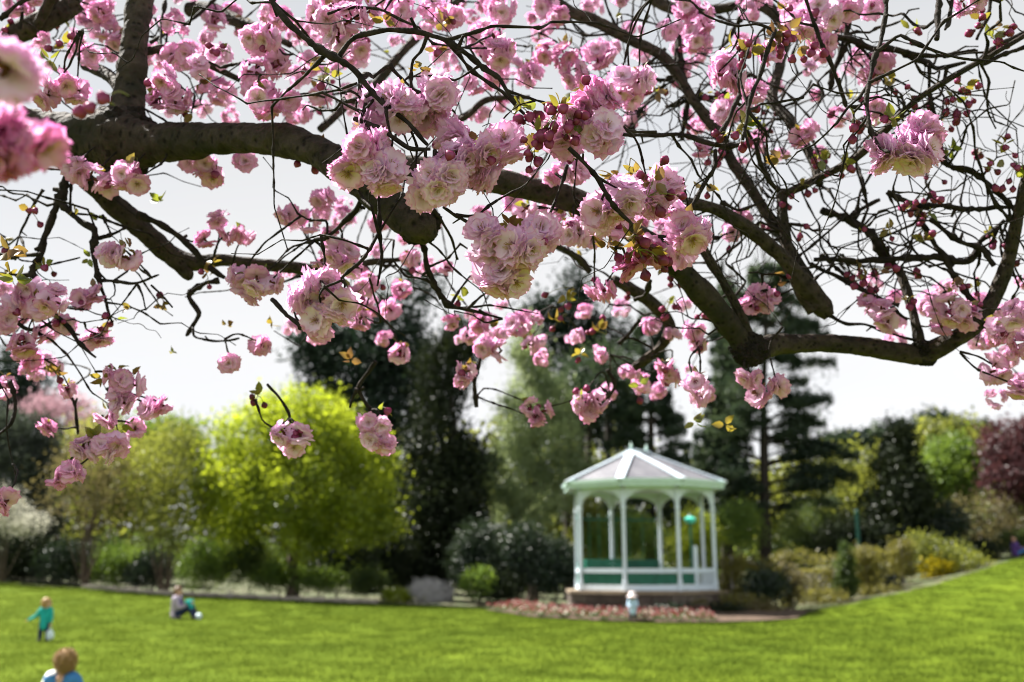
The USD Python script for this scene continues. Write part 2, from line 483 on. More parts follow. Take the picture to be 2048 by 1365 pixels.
r = np.random.default_rng(3)
part(gaz, 'plinth_core', prism(pl * 0.97, -0.3, FLOOR - 0.10), m_stone)
for i in range(8):
    a, b = pl[i], pl[(i + 1) % 8]
    L = np.linalg.norm(b - a)
    d = (b - a) / L
    nrm = np.array([d[1], -d[0]])
    rz = math.atan2(d[1], d[0])
    zc = -0.05
    for c, h in enumerate((0.27, 0.27, 0.25)):
        n = max(2, int(round(L / 0.55)))
        cuts = np.linspace(0, L, n + 1)
        cuts[1:-1] += r.uniform(-0.08, 0.08, n - 1) + (0.12 if c % 2 else -0.06)
        for s0, s1 in zip(cuts[:-1], cuts[1:]):
            m = a + d * (s0 + s1) / 2 - nrm * (0.06 + r.uniform(0, 0.012))
            part(gaz, 'stone', soft_box(m[0], m[1], zc + h / 2, s1 - s0 - 0.015, 0.16, h - 0.015, 0.015, rz), m_stone if r.random() < 0.6 else m_stone_pale)
        zc += h
part(gaz, 'floor', prism(pl * 1.02, FLOOR - 0.10, FLOOR), m_board)
for i in range(8):
    x, y = posts[i]
    px_ = holder(gaz, 'post', (x, y, FLOOR))
    part(px_, 'shaft', soft_box(0, 0, (EAVE0 - FLOOR) / 2, 0.115, 0.115, EAVE0 - FLOOR, 0.02), m_white)
    part(px_, 'base_block', soft_box(0, 0, 0.16, 0.155, 0.155, 0.32, 0.02), m_white)
    part(px_, 'capital', soft_box(0, 0, EAVE0 - FLOOR - 0.62, 0.16, 0.16, 0.12, 0.03), m_white)
# arched brackets, rails and panels between the posts; the bay on the right is open with a white gate
for i in range(8):
    a, b = posts[i], posts[(i + 1) % 8]
    L = np.linalg.norm(b - a)
    d = (b - a) / L
    rz = math.atan2(d[1], d[0])
    R = trimesh.transformations.rotation_matrix(rz, [0, 0, 1])
    mid = (a + b) / 2
    # spandrel: a board with an arch cut from it
    from shapely.geometry import Polygon, box as sbox
    w = L / 2 - 0.07
    zt, zb = EAVE0 - 0.03, EAVE0 - 0.48
    arch = [(w * math.cos(t) * 0.985, zb + (zt - zb - 0.03) * math.sin(t)) for t in np.linspace(0, PI, 19)]
    poly = Polygon([(-w, zb), (-w, zt), (w, zt), (w, zb)] + arch)
    m = trimesh.creation.extrude_polygon(poly, 0.05, engine='earcut')
    m.apply_transform(trimesh.transformations.rotation_matrix(PI / 2, [1, 0, 0]))
    m.apply_translation([0, 0.035, 0])
    m.apply_transform(R)
    m.apply_translation([mid[0], mid[1], 0])
    part(gaz, 'arched_bracket', m, m_white)
    A, B = np.append(a + d * 0.08, 0), np.append(b - d * 0.08, 0)
    up = lambda z: np.array([0, 0, z])
    part(gaz, 'head_beam', beam(A + up(EAVE0 + 0.06), B + up(EAVE0 + 0.06), 0.13, 0.16), m_mint)
    if i not in (5, 4):
        part(gaz, 'bottom_rail', beam(A + up(FLOOR + 0.10), B + up(FLOOR + 0.10), 0.09, 0.17), m_white)
        part(gaz, 'middle_rail', beam(A + up(FLOOR + 0.62), B + up(FLOOR + 0.62), 0.10, 0.14), m_white)
    if i in (7, 0, 6):
        part(gaz, 'dado_panel', beam(A + up(FLOOR + 0.37), B + up(FLOOR + 0.37), 0.03, 0.34), m_green)
    if i == 1:
        q = A + (B - A) * 0.45
        part(gaz, 'gate_post', soft_box(q[0], q[1], FLOOR + 0.70, 0.13, 0.13, 1.40, 0.02), m_white)
        part(gaz, 'dado_panel', beam(A + up(FLOOR + 0.37), q * [1, 1, 0] + up(FLOOR + 0.37), 0.03, 0.34), m_green)
        for t in np.linspace(0.5, 0.97, 7):
            s = A + (B - A) * t
            part(gaz, 'baluster', soft_box(s[0], s[1], FLOOR + 0.37, 0.045, 0.045, 0.36, 0.008), m_white)
    if i == 2:
        for t in np.linspace(0.06, 0.94, 9):
            s = A + (B - A) * t
            part(gaz, 'baluster', soft_box(s[0], s[1], FLOOR + 0.37, 0.045, 0.045, 0.36, 0.008), m_white)
    if i in (4, 5, 6):     # iron screen across the back
        sc = holder(gaz, 'iron_screen', (0, 0, 0))
        for z in (0.15, 0.85, 2.36):
            part(sc, 'screen_rail', beam(A + up(FLOOR + z), B + up(FLOOR + z), 0.035, 0.07), m_green)
        for t in np.linspace(0.04, 0.96, max(4, int(L / 0.42))):
            s = A + (B - A) * t
            v = [beam(s + up(FLOOR + 0.02), s + up(FLOOR + 2.44), 0.012, 0.012, up=(1, 0.2, 0))]
            bl = trimesh.creation.icosphere(1, 0.036)
            bl.apply_translation(s + up(FLOOR + 2.48))
            part(sc, 'screen_bar', cat(v + [bl]), m_green)
        part(sc, 'screen_panel', beam(A + up(FLOOR + 0.50), B + up(FLOOR + 0.50), 0.02, 0.62), m_green)
# fascia, soffit, roof
for i in range(8):
    a, b = eaves[i], eaves[(i + 1) % 8]
    d = (b - a) / np.linalg.norm(b - a)
    a3, b3 = np.append(a, 0), np.append(b, 0)
    part(gaz, 'fascia_board', beam(a3 + [0, 0, EAVE0 + 0.11], b3 + [0, 0, EAVE0 + 0.11], 0.06, 0.14), m_mint)
    n3 = np.array([d[1], -d[0], 0]) * 0.035
    part(gaz, 'gutter', beam(a3 + n3 + [0, 0, EAVE0 + 0.23], b3 + n3 + [0, 0, EAVE0 + 0.23], 0.11, 0.10), m_mint)
part(gaz, 'soffit', prism(eaves * 0.985, EAVE0 + 0.06, EAVE0 + 0.10), m_white)
top_of = [0, 0, 1, 1, 1, 0, 0, 0]
top_of = [0 if eaves[i][0] + eaves[i][1] * 0.3 < 0.55 else 1 for i in range(8)]
top_of = [0, 0, 1, 1, 1, 1, 0, 0]
for i in range(8):
    a, b = np.append(eaves[i] * 1.03, EAVE1 - 0.03), np.append(eaves[(i + 1) % 8] * 1.03, EAVE1 - 0.03)
    ta, tb = ridge[top_of[i]], ridge[top_of[(i + 1) % 8]]
    V = np.array([a, b, tb, ta])
    ex = (b - a) / np.linalg.norm(b - a)
    nz = np.cross(ex, (ta + tb) / 2 - a)
    nz /= np.linalg.norm(nz)
    if nz[2] < 0:
        nz = -nz
    ey = np.cross(nz, ex)
    uv = np.stack([(V - a) @ ex, (V - a) @ ey], 1)
    V2 = np.vstack([V, V - nz * 0.06])
    Fr = np.array([(0, 1, 2), (0, 2, 3), (4, 6, 5), (4, 7, 6), (0, 4, 5), (0, 5, 1)])
    part(gaz, 'roof_panel', (V2, Fr), m_slate, uv=np.vstack([uv, uv]))
for i in range(8):
    a = np.append(eaves[i] * 1.035, EAVE1)
    t = ridge[top_of[i]] + [0, 0, 0.02]
    part(gaz, 'hip_flashing', beam(a, t, 0.26, 0.05), m_white)
part(gaz, 'ridge_capping', beam(ridge[0] + [0, 0, .03], ridge[1] + [0, 0, .03], 0.30, 0.08), m_white)
for e in ridge:
    prof = np.array([(0, 0), (0.10, 0), (0.10, 0.05), (0.05, 0.09), (0.045, 0.2), (0.085, 0.26), (0.085, 0.32), (0.03, 0.38), (0.018, 0.5), (0, 0.52)])
    f = trimesh.creation.revolve(prof, sections=14)
    f.apply_scale(0.62)
    f.apply_translation(e)
    part(gaz, 'finial', f, m_mint, smooth=40)
# bench round the inside
for i in (5, 6, 7, 4):
    a, b = posts[i] * 0.90, posts[(i + 1) % 8] * 0.90
    bn = holder(gaz, 'bench', (0, 0, 0))
    A, B = np.append(a, FLOOR), np.append(b, FLOOR)
    d2 = (B - A) / np.linalg.norm(B - A)
    n2 = np.array([-d2[1], d2[0], 0])
    for k in range(3):
        o = n2 * (0.06 + 0.14 * k)
        part(bn, 'seat_slat', beam(A + o + [0, 0, .45], B + o + [0, 0, .45], 0.12, 0.035), m_green)
    for k in range(3):
        part(bn, 'back_slat', beam(A + [0, 0, .62 + .15 * k], B + [0, 0, .62 + .15 * k], 0.03, 0.12), m_green)
    for t in (0.12, 0.88):
        q = A + (B - A) * t + n2 * 0.2
        part(bn, 'leg', soft_box(q[0], q[1], FLOOR + 0.215, 0.06, 0.36, 0.43, 0.01, math.atan2(d2[1], d2[0])), m_green)

# ---------------------------------------------------------------- flower bed before the bandstand
ang = np.linspace(PI * 1.02, PI * 1.98, 60)
inner = np.stack([GX + 0.0 + 2.85 * np.cos(ang) * 1.2, GY - 0.1 + 2.55 * np.sin(ang)], 1)
outer = np.stack([np.linspace(-0.9, 9.2, 60), lawn_edge(np.linspace(-0.9, 9.2, 60)) - 0.05], 1)
rows = []
for t in np.linspace(0, 1, 7):
    q = outer * (1 - t) + inner * t
    rows.append(np.stack([q[:, 0], q[:, 1], ground_z(q[:, 0], q[:, 1]) + 0.02 + 0.20 * math.sin(PI * min(t + .04, 1) * .55)], 1))
G = np.array(rows)
i, j = np.meshgrid(np.arange(6), np.arange(59), indexing='ij')
a = i * 60 + j
single('flower_bed_soil', (G.reshape(-1, 3), np.vstack([np.stack([a, a + 1, a + 61], -1).reshape(-1, 3), np.stack([a, a + 61, a + 60], -1).reshape(-1, 3)])), m_bed, kind='structure', smooth=True)


def tulip(seed, colour_row):
    """One tulip: a cup of six petals on a stem with two leaves; v tells petal from green."""
    r = np.random.default_rng(seed)
    V, Fs, U, n = [], [], [], 0
    h = r.uniform(0.07, 0.13)
    for k in range(6):
        a0 = k * PI / 3 + r.uniform(-.1, .1)
        out = r.uniform(0.9, 1.5)
        pts = []
        for t, w, rr in ((0, .006, .008), (.5, .022, .028 * out), (1, .004, .026 * out)):
            for s in (-1, 0, 1):
                aa = a0 + s * w / 0.03
                pts.append((math.cos(aa) * rr, math.sin(aa) * rr, h + 0.075 * t))
        V += pts
        U += [(colour_row, 0.2)] * 9
        for i_ in range(2):
            for j_ in range(2):
                q = n + i_ * 3 + j_
                Fs += [(q, q + 1, q + 4), (q, q + 4, q + 3)]
        n += 9
    for k in range(3):
        a0 = r.uniform(0, 2 * PI)
        c, s = math.cos(a0), math.sin(a0)
        L = r.uniform(.07, .12)
        V += [(-s * .014, c * .014, 0), (s * .014, -c * .014, 0), (c * .05 - s * .018, s * .05 + c * .018, L * .6), (c * .05 + s * .018, s * .05 - c * .018, L * .6), (c * .12, s * .12, L)]
        U += [(colour_row, 0.9)] * 5
        Fs += [(n, n + 1, n + 3), (n, n + 3, n + 2), (n + 2, n + 3, n + 4)]
        n += 5
    V += [(-.004, 0, 0), (.004, 0, 0), (0, 0.002, h)]
    U += [(colour_row, 0.9)] * 3
    Fs += [(n, n + 1, n + 2)]
    return np.array(V), np.array(Fs), np.array(U)


m_tulip = usdkit.material(stage, '/World/Looks/tulip', {
    'tc': ('texture_coordinate', {}), 's': ('separate_xyz', {}),
    'c': ('rgb_ramp', {'ramp': [(0.0, (0.23, 0.03, 0.03)), (0.33, (0.32, 0.11, 0.11)), (0.66, (0.44, 0.27, 0.26)), (1.0, (0.66, 0.63, 0.55))]}),
    'gt': ('math', {'math_type': 'greater_than', 'value2': 0.5}), 'mx': ('mix_color', {'b': (0.07, 0.13, 0.04)}),
    'd': ('diffuse_bsdf', {}), 't': ('translucent_bsdf', {}), 'x': ('mix_closure', {'fac': 0.4})},
    [('tc.UV', 's.vector'), ('s.x', 'c.fac'), ('s.y', 'gt.value1'), ('gt.value', 'mx.fac'), ('c.color', 'mx.a'), ('mx.result', 'd.color'), ('mx.result', 't.color'), ('d.BSDF', 'x.closure1'), ('t.BSDF', 'x.closure2')], surface='x.closure')
r = np.random.default_rng(5)
tp, tk = [], []
protos = []
for k, c in enumerate((0.0, 0.15, 0.3, 0.45, 0.7, 1.0)):
    v, f, u = tulip(40 + k, c)
    protos.append(((v, f), u))
while len(tp) < 620:
    t, s = r.uniform(0.02, 0.66), r.uniform(0.0, 0.66)
    jx = s * 59
    i0 = min(int(jx), 58)
    q = (outer[i0] * (1 - (jx - i0)) + outer[i0 + 1] * (jx - i0)) * (1 - t) + inner[i0] * t
    z = gz(*q) + 0.02 + 0.20 * math.sin(PI * min(t + .04, 1) * .55)
    tp.append((q[0], q[1], z))
    tk.append(r.choice(6, p=[.08, .14, .22, .24, .18, .14]))
tp = np.array(tp)
pi_ = instancer('/World/tulips', protos, m_tulip, tp, r.uniform(0, 2 * PI, len(tp)), r.uniform(.7, 1.0, len(tp)), tk)
describe(pi_.GetPrim(), 'red, pink and white tulips massed in the bed before the bandstand', 'tulips', kind='stuff')
# ---------------------------------------------------------------- trees and shrubs
m_bark = matte('bark_brown', (0.075, 0.055, 0.04), rough=0.9, vary=0.4, scale=7, bump=0.5)
m_bark_pale = matte('bark_pale', (0.16, 0.13, 0.09), rough=0.9, vary=0.35, scale=7, bump=0.5)
m_bark_dark = matte('bark_dark', (0.035, 0.028, 0.022), rough=0.9, vary=0.4, scale=7, bump=0.5)
L = {
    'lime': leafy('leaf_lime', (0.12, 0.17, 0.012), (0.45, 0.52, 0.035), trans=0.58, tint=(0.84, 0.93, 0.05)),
    'olive': leafy('leaf_olive', (0.07, 0.09, 0.018), (0.27, 0.29, 0.06), trans=0.52, tint=(0.60, 0.62, 0.08)),
    'fir': leafy('leaf_fir', (0.010, 0.022, 0.014), (0.035, 0.058, 0.032), trans=0.2, gloss=0.12, tint=(0.04, 0.07, 0.03)),
    'yew': leafy('leaf_yew', (0.010, 0.017, 0.008), (0.034, 0.044, 0.016), trans=0.2, gloss=0.08, tint=(0.05, 0.06, 0.015)),
    'weeping': leafy('leaf_weeping', (0.10, 0.14, 0.065), (0.42, 0.50, 0.24), trans=0.5, tint=(0.72, 0.82, 0.34)),
    'cedar': leafy('leaf_cedar', (0.016, 0.034, 0.022), (0.085, 0.125, 0.065), trans=0.35, tint=(0.17, 0.22, 0.085)),
    'fresh': leafy('leaf_fresh', (0.08, 0.14, 0.02), (0.20, 0.29, 0.05), trans=0.45, tint=(0.34, 0.44, 0.05)),
    'purple': leafy('leaf_purple', (0.05, 0.018, 0.022), (0.13, 0.055, 0.06), trans=0.35, tint=(0.20, 0.075, 0.075)),
    'grey': leafy('leaf_grey_green', (0.035, 0.045, 0.035), (0.12, 0.14, 0.11), trans=0.3, tint=(0.13, 0.16, 0.10)),
    'gloss': leafy('leaf_glossy', (0.010, 0.024, 0.012), (0.045, 0.07, 0.03), trans=0.2, gloss=0.22, tint=(0.07, 0.10, 0.025)),
    'mid': leafy('leaf_mid', (0.035, 0.065, 0.016), (0.14, 0.19, 0.045), trans=0.45, tint=(0.30, 0.37, 0.06)),
    'brown': leafy('leaf_brown', (0.08, 0.07, 0.035), (0.25, 0.21, 0.10), trans=0.45, tint=(0.46, 0.38, 0.12)),
    'white': leafy('blossom_white', (0.45, 0.44, 0.36), (0.72, 0.70, 0.64), trans=0.4, gloss=0.02, tint=(0.7, 0.68, 0.58)),
    'yellow': leafy('blossom_yellow', (0.30, 0.24, 0.01), (0.50, 0.42, 0.02), trans=0.4, gloss=0.02, tint=(0.55, 0.46, 0.02)),
    'pinkish': leafy('blossom_pale_pink', (0.40, 0.24, 0.28), (0.60, 0.42, 0.46), trans=0.4, gloss=0.02, tint=(0.6, 0.4, 0.44)),
    'silver': leafy('leaf_silver', (0.50, 0.48, 0.50), (0.82, 0.80, 0.82), trans=0.3, gloss=0.02, tint=(0.4, 0.38, 0.38)),
}


def leaves(r, centres, size, aspect=1.8, flat=0.0, hang=0.0, jitter=0.4):
    """Leaf-shaped quads at the points. flat: lie level; hang: point down."""
    n = len(centres)
    nrm = r.normal(size=(n, 3))
    nrm /= np.linalg.norm(nrm, axis=1, keepdims=True)
    nrm[:, 2] = np.abs(nrm[:, 2])
    nrm = nrm * (1 - flat) + np.array([0, 0, 1.0]) * flat
    nrm /= np.linalg.norm(nrm, axis=1, keepdims=True)
    ax = r.normal(size=(n, 3)) * (1 - hang) + np.array([0, 0, -1.0]) * hang
    ax -= nrm * (ax * nrm).sum(1, keepdims=True)
    ax /= np.maximum(np.linalg.norm(ax, axis=1, keepdims=True), 1e-6)
    sd = np.cross(nrm, ax)
    s = size * r.uniform(1 - jitter, 1 + jitter, (n, 1))
    a, b = ax * s, sd * s / aspect
    bend = nrm * s * 0.18
    V = np.stack([centres - a, centres + b * 0.9 + bend, centres + a, centres - b * 0.9 + bend], 1).reshape(-1, 3)
    k = np.arange(n) * 4
    return V, np.vstack([np.stack([k, k + 1, k + 2], 1), np.stack([k, k + 2, k + 3], 1)])


def in_blobs(r, blobs, n_clumps, per, spread, shell=0.55, squash=1.0):
    """Points in clumps near the outside of ellipsoids (x y z rx ry rz)."""
    B = np.asarray(blobs, float)
    w = (B[:, 3] * B[:, 4] * B[:, 5]) ** (2 / 3)
    k = r.choice(len(B), n_clumps, p=w / w.sum())
    d = r.normal(size=(n_clumps, 3))
    d /= np.linalg.norm(d, axis=1, keepdims=True)
    c = B[k, :3] + d * B[k, 3:6] * (shell + (1 - shell) * r.random((n_clumps, 1)) ** 0.6)
    m = r.poisson(per, n_clumps)
    P = np.repeat(c, m, 0)
    sp = np.repeat(spread * r.uniform(0.6, 1.4, n_clumps), m)[:, None]
    return P + r.normal(size=P.shape) * sp * np.array([1, 1, squash])


def trunk_and_limbs(r, base, top, rad, targets, k=8, bump=0.25, wiggle=0.04):
    """A tapered trunk and limbs that reach for the targets."""
    base, top = np.asarray(base, float), np.asarray(top, float)
    H = np.linalg.norm(top - base)
    t = np.linspace(0, 1, 9)[:, None]
    P = base + (top - base) * t + np.hstack([r.normal(0, wiggle * H, (9, 2)) * np.sin(PI * t), np.zeros((9, 1))])
    R = rad * (1.0 - 0.85 * t[:, 0]) * (1 + 0.5 * np.exp(-t[:, 0] * 14))
    out = [tube(P, R, k, bump=bump, freq=3.0)]
    for q in targets:
        q = np.asarray(q, float)
        f = np.clip((q[2] - base[2]) / max(H, .1) * 0.62, 0.12, 0.9)
        s = base + (top - base) * f
        s = np.array([np.interp(f, t[:, 0], P[:, i]) for i in range(3)])
        mid = (s + q) / 2 + np.array([0, 0, 0.12 * np.linalg.norm(q - s)]) + r.normal(0, 0.05, 3) * np.linalg.norm(q - s)
        C = resample(np.array([[*s, 1], [*mid, 1], [*q, 1]]), 0.35)[:, :3]
        R2 = rad * (1 - 0.85 * f) * 0.55 * np.linspace(1, 0.15, len(C))
        out.append(tube(C, np.maximum(R2, 0.008), 6, bump=bump, freq=3.0, seed=3))
    return cat(out)


def blob(px, py, Y, rpx, rpy, ry=None):
    """An ellipsoid that shows at (px, py) with half sizes rpx, rpy in photograph pixels."""
    c = at(px, py, Y)
    rx, rz = metres(rpx, Y), metres(rpy, Y)
    return (*c, rx, ry if ry else 0.8 * rx, rz)


def plant(name, label, cat_, leaf, blobs, n, per, size, spread, trunk=None, rad=0.12, bark=None, seed=1, crown='crown', kind=None, group=None, stems=0,
          aspect=1.8, flat=0.0, hang=0.0, shell=0.5, squash=1.0, limbs=7, top_f=0.75, ground=None):
    """A tree or shrub: its crown of leaves through ellipsoids, its trunk or stems."""
    r = np.random.default_rng(seed)
    B = np.array(blobs, float)
    if trunk is None:
        i0 = np.argmin(B[:, 2])
        trunk = (B[:, 0].mean(), B[:, 1].mean())
    z0 = gz(*trunk)
    path = thing(name, label, cat_, (trunk[0], trunk[1], z0), kind=kind, group=group)
    o = np.array([trunk[0], trunk[1], z0])
    B[:, :3] -= o
    P = in_blobs(r, B, n, per, spread, shell, squash)
    P = P[P[:, 2] > 0.03]
    part(path, crown, leaves(r, P, size, aspect, flat, hang), L[leaf] if isinstance(leaf, str) else leaf)
    zt = (B[:, 2] + B[:, 5]).max()
    bark = bark or m_bark
    if stems:
        for k in range(stems):
            a = r.uniform(0, 2 * PI)
            b = B[r.integers(len(B))]
            q = b[:3] + r.normal(0, .35, 3) * b[3:6]
            q[2] = max(q[2], 0.3)
            s = np.array([math.cos(a), math.sin(a), 0]) * rad * 0.8
            m = s + (q - s) * 0.5
            m[:2] = s[:2] + (q[:2] - s[:2]) * 0.52
            C = resample(np.array([[*s - [0, 0, .1], 1], [*m, 1], [*q, 1]]), 0.3)[:, :3]
            part(path, 'stem', tube(C, np.linspace(rad * 0.17, 0.005, len(C)), 6, bump=.2, freq=4), bark)
    else:
        tx = np.average(B[:, 0], weights=B[:, 2].clip(.1)), np.average(B[:, 1], weights=B[:, 2].clip(.1))
        tg = [B[i, :3] + r.normal(0, .3, 3) * B[i, 3:6] for i in r.integers(0, len(B), limbs)]
        part(path, 'trunk', trunk_and_limbs(r, (0, 0, -0.15), (tx[0] * .8, tx[1] * .8, zt * top_f), rad, tg), bark, smooth=60)
    return path


# --- the bright lime-green tree
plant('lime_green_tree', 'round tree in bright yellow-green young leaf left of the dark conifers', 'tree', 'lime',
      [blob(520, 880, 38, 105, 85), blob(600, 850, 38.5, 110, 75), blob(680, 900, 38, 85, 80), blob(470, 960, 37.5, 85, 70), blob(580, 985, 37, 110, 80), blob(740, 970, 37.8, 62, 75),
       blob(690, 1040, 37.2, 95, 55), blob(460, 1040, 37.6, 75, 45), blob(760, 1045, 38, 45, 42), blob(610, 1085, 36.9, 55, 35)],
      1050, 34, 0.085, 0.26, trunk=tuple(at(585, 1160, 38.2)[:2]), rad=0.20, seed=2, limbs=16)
# --- dark conifers behind
plant('holm_oak', 'broad dark blue-green evergreen with sky specks behind the lime-green tree', 'tree', 'fir',
      [blob(700, 730, 52, 115, 75), blob(640, 690, 52, 62, 60), blob(780, 650, 52.5, 80, 85), blob(730, 830, 52, 130, 90), blob(820, 760, 52, 75, 100), blob(690, 960, 52, 150, 130), blob(840, 570, 53, 40, 45)],
      1050, 24, 0.16, 0.36, rad=0.4, bark=m_bark_dark, seed=3, shell=0.25)
plant('columnar_yew', 'tall black-green columnar evergreen right of the lime-green tree', 'tree', 'yew',
      [blob(885, 760, 42, 52, 100), blob(870, 900, 41.5, 62, 110), blob(885, 1040, 41, 78, 110), blob(920, 690, 42.5, 35, 60), blob(850, 1120, 41, 75, 70), blob(935, 980, 41.4, 45, 120)],
      1000, 34, 0.10, 0.27, rad=0.3, bark=m_bark_dark, seed=4, shell=0.35, hang=0.35)
plant('deodar_cedar', 'pale grey-green weeping conifer between the black evergreen and the bandstand', 'tree', 'weeping',
      [blob(1060, 760, 43, 40, 90), blob(1040, 850, 42.6, 62, 80), blob(1090, 900, 42.6, 75, 80), blob(1020, 950, 42, 62, 70), blob(1110, 820, 43, 50, 60), blob(1060, 1010, 42.2, 85, 50), blob(975, 935, 41.6, 30, 45), blob(1140, 960, 43, 60, 60), blob(1050, 690, 43.2, 28, 60)],
      1000, 26, 0.10, 0.24, rad=0.22, seed=5, hang=0.55, aspect=3.0, shell=0.4)
plant('tall_fir', 'tall dark green fir rising behind the pale weeping conifer', 'tree', 'fir',
      [blob(1150, 640, 55, 50, 70), blob(1140, 740, 55, 85, 75), blob(1190, 820, 55, 95, 70), blob(1150, 570, 55, 30, 55), blob(1215, 680, 55.5, 62, 50), blob(1080, 650, 55, 45, 60)],
      800, 22, 0.15, 0.36, rad=0.35, bark=m_bark_dark, seed=6, flat=0.4)


# --- layered cedar with two trunks, and the pines beside it
def layered(name, label, Y, px, top_py, base_py, spread_fn, tiers, seed, leaf='cedar', rad=0.3, lean=0.0):
    r = np.random.default_rng(seed)
    b = at(px, base_py, Y)
    x0, y0 = b[0], b[1]
    z0 = gz(x0, y0)
    path = thing(name, label, 'tree', (x0, y0, z0))
    top = at(px + lean, top_py, Y)
    H = top[2] - z0
    lx = top[0] - x0
    t = np.linspace(0, 1, 10)
    P = np.stack([lx * t + r.normal(0, .05, 10), r.normal(0, .05, 10), -0.1 + (H + .1) * t], 1)
    part(path, 'trunk', tube(P, rad * (1 - 0.9 * t) + 0.02, 10, bump=.2, freq=3), m_bark_dark, smooth=60)
    pts, br = [], []
    for k in range(tiers):
        f = 0.24 + 0.74 * (k + r.uniform(-.25, .25)) / tiers
        z = H * f
        left, right = spread_fn(f)
        for sgn in (-1, 1, 0, -1, 1, 0):
            if r.random() < .18:
                continue
            if sgn == 0:
                a, R = r.uniform(0, 2 * PI), 0.6 * (left + right) / 2
            else:
                a = (0 if sgn > 0 else PI) + r.normal(0, 0.5)
                R = (right if sgn > 0 else left) * r.uniform(0.45, 1.15)
            if R < 0.25:
                continue
            e = np.array([lx * f + math.cos(a) * R, math.sin(a) * R, z + r.uniform(-.22, .16) * R - 0.04 * R])
            s = np.array([lx * f, 0, z - 0.12 * R])
            C = resample(np.array([[*s, 1], [*((s + e) / 2 + [0, 0, .08 * R]), 1], [*e, 1]]), 0.5)[:, :3]
            br.append(tube(C, np.linspace(rad * .28 * (1 - f * .6), 0.012, len(C)), 5))
            n = int(90 + 190 * R)
            q = r.uniform(0.28, 1.0, n) ** 0.8
            c = np.stack([np.interp(q, np.linspace(0, 1, len(C)), C[:, i]) for i in range(3)], 1)
            w = 0.10 + 0.34 * R ** .5 * np.sin(PI * np.clip(q * .85 + .1, 0, 1))
            side = np.array([-math.sin(a), math.cos(a), 0])
            c += side * (r.uniform(-1, 1, n) * w)[:, None] + np.array([0, 0, 1.0]) * (r.normal(-0.02, 0.12, n) + (r.random(n) < .22) * r.normal(0, .42, n))[:, None]
            pts.append(c)
    for q_ in br:
        part(path, 'branch', q_, m_bark_dark)
    part(path, 'crown', leaves(r, np.vstack(pts), 0.13, 3.2, flat=0.25, hang=0.25), L[leaf])
    return path


layered('layered_cedar', 'big cedar with level tiers of dark foliage right of the bandstand roof', 48, 1528, 505, 1130,
        lambda f: (1.6 + 3.2 * (1 - f) if f < .9 else 1.0, (4.6 * (1 - f) ** .55 + .5) if f > .42 else 4.2), 19, 7, rad=0.30)
layered('slender_cedar', 'slim bare-trunked conifer standing just left of the big layered cedar', 49.5, 1458, 540, 1130,
        lambda f: (2.4 * (1 - f) + .5, 1.5 * (1 - f) + .4), 16, 8, rad=0.24)
layered('spire_fir', 'narrow pointed fir whose tip stands alone against the sky', 58, 1448, 508, 1130, lambda f: (2.2 * (1 - f) + .12, 2.2 * (1 - f) + .12), 20, 9, leaf='fir', rad=0.2)
layered('dark_pine', 'dark tiered conifer standing directly behind the bandstand roof', 46, 1300, 600, 1130, lambda f: (2.9 * (1 - f) ** .7 + .3, 2.9 * (1 - f) ** .7 + .3), 17, 10, rad=0.28, leaf='cedar')
for k, (px, top, Yq, lab) in enumerate([(1140, 790, 45, 'dark bare trunk left of the bandstand roof, the leftmost of three'), (1180, 740, 46.5, 'dark bare trunk just left of the bandstand roof, the middle of three'),
                                       (1222, 720, 47.5, 'dark bare trunk against the left slope of the bandstand roof')]):
    b = at(px, 1120, Yq)
    z0 = gz(b[0], b[1])
    r = np.random.default_rng(60 + k)
    tr = thing('bare_trunk_tree', lab, 'tree', (b[0], b[1], z0))
    H = at(px, top, Yq)[2] - z0
    t = np.linspace(0, 1, 9)
    part(tr, 'trunk', tube(np.stack([r.normal(0, .06, 9), r.normal(0, .06, 9), -0.1 + (H + .1) * t], 1), 0.24 * (1 - .7 * t) + .02, 9, bump=.2, freq=3), m_bark_dark, smooth=60)
    P = in_blobs(r, [(0, 0, H, 1.5, 1.5, .9), (.8, .2, H - 1.0, 1.2, 1.2, .5), (-.7, 0, H - .7, 1.2, 1.2, .5)], 110, 20, 0.3)
    part(tr, 'crown', leaves(r, P, 0.12, 2.2, flat=.3), L['cedar'])

# --- trees on the right
plant('dark_yew', 'dark cone-shaped yew right of the bandstand', 'tree', 'yew',
      [blob(1800, 880, 44, 28, 45), blob(1795, 950, 44, 50, 60), blob(1790, 1030, 43.5, 66, 70), blob(1815, 990, 43.5, 48, 60), blob(1785, 1085, 43, 62, 40)],
      700, 30, 0.10, 0.24, rad=0.22, bark=m_bark_dark, seed=12, shell=.3)
plant('fresh_green_tree', 'fresh light green tree between the dark yew and the purple tree', 'tree', 'fresh',
      [blob(1905, 920, 52, 50, 42), blob(1900, 975, 51.5, 50, 42), blob(1925, 950, 52, 40, 45), blob(1880, 945, 51, 30, 40)], 420, 28, 0.12, 0.3, rad=0.16, seed=13)
plant('olive_tree_mass', 'broad yellowish olive tree behind the dark yew', 'tree', 'olive',
      [blob(1860, 890, 62, 60, 42), blob(1930, 880, 62, 45, 35), blob(1730, 945, 62, 70, 42), blob(1640, 970, 62, 90, 60), blob(1700, 1010, 60, 100, 50)], 520, 26, 0.16, 0.42, rad=0.2, seed=14)
plant('purple_beech', 'dark red-purple leaved tree at the right edge', 'tree', 'purple',
      [blob(2030, 890, 46, 60, 50), blob(2060, 940, 45.5, 75, 70), blob(2015, 960, 46, 45, 55), blob(2100, 900, 46, 70, 80)], 620, 30, 0.10, 0.26, rad=0.2, seed=15)
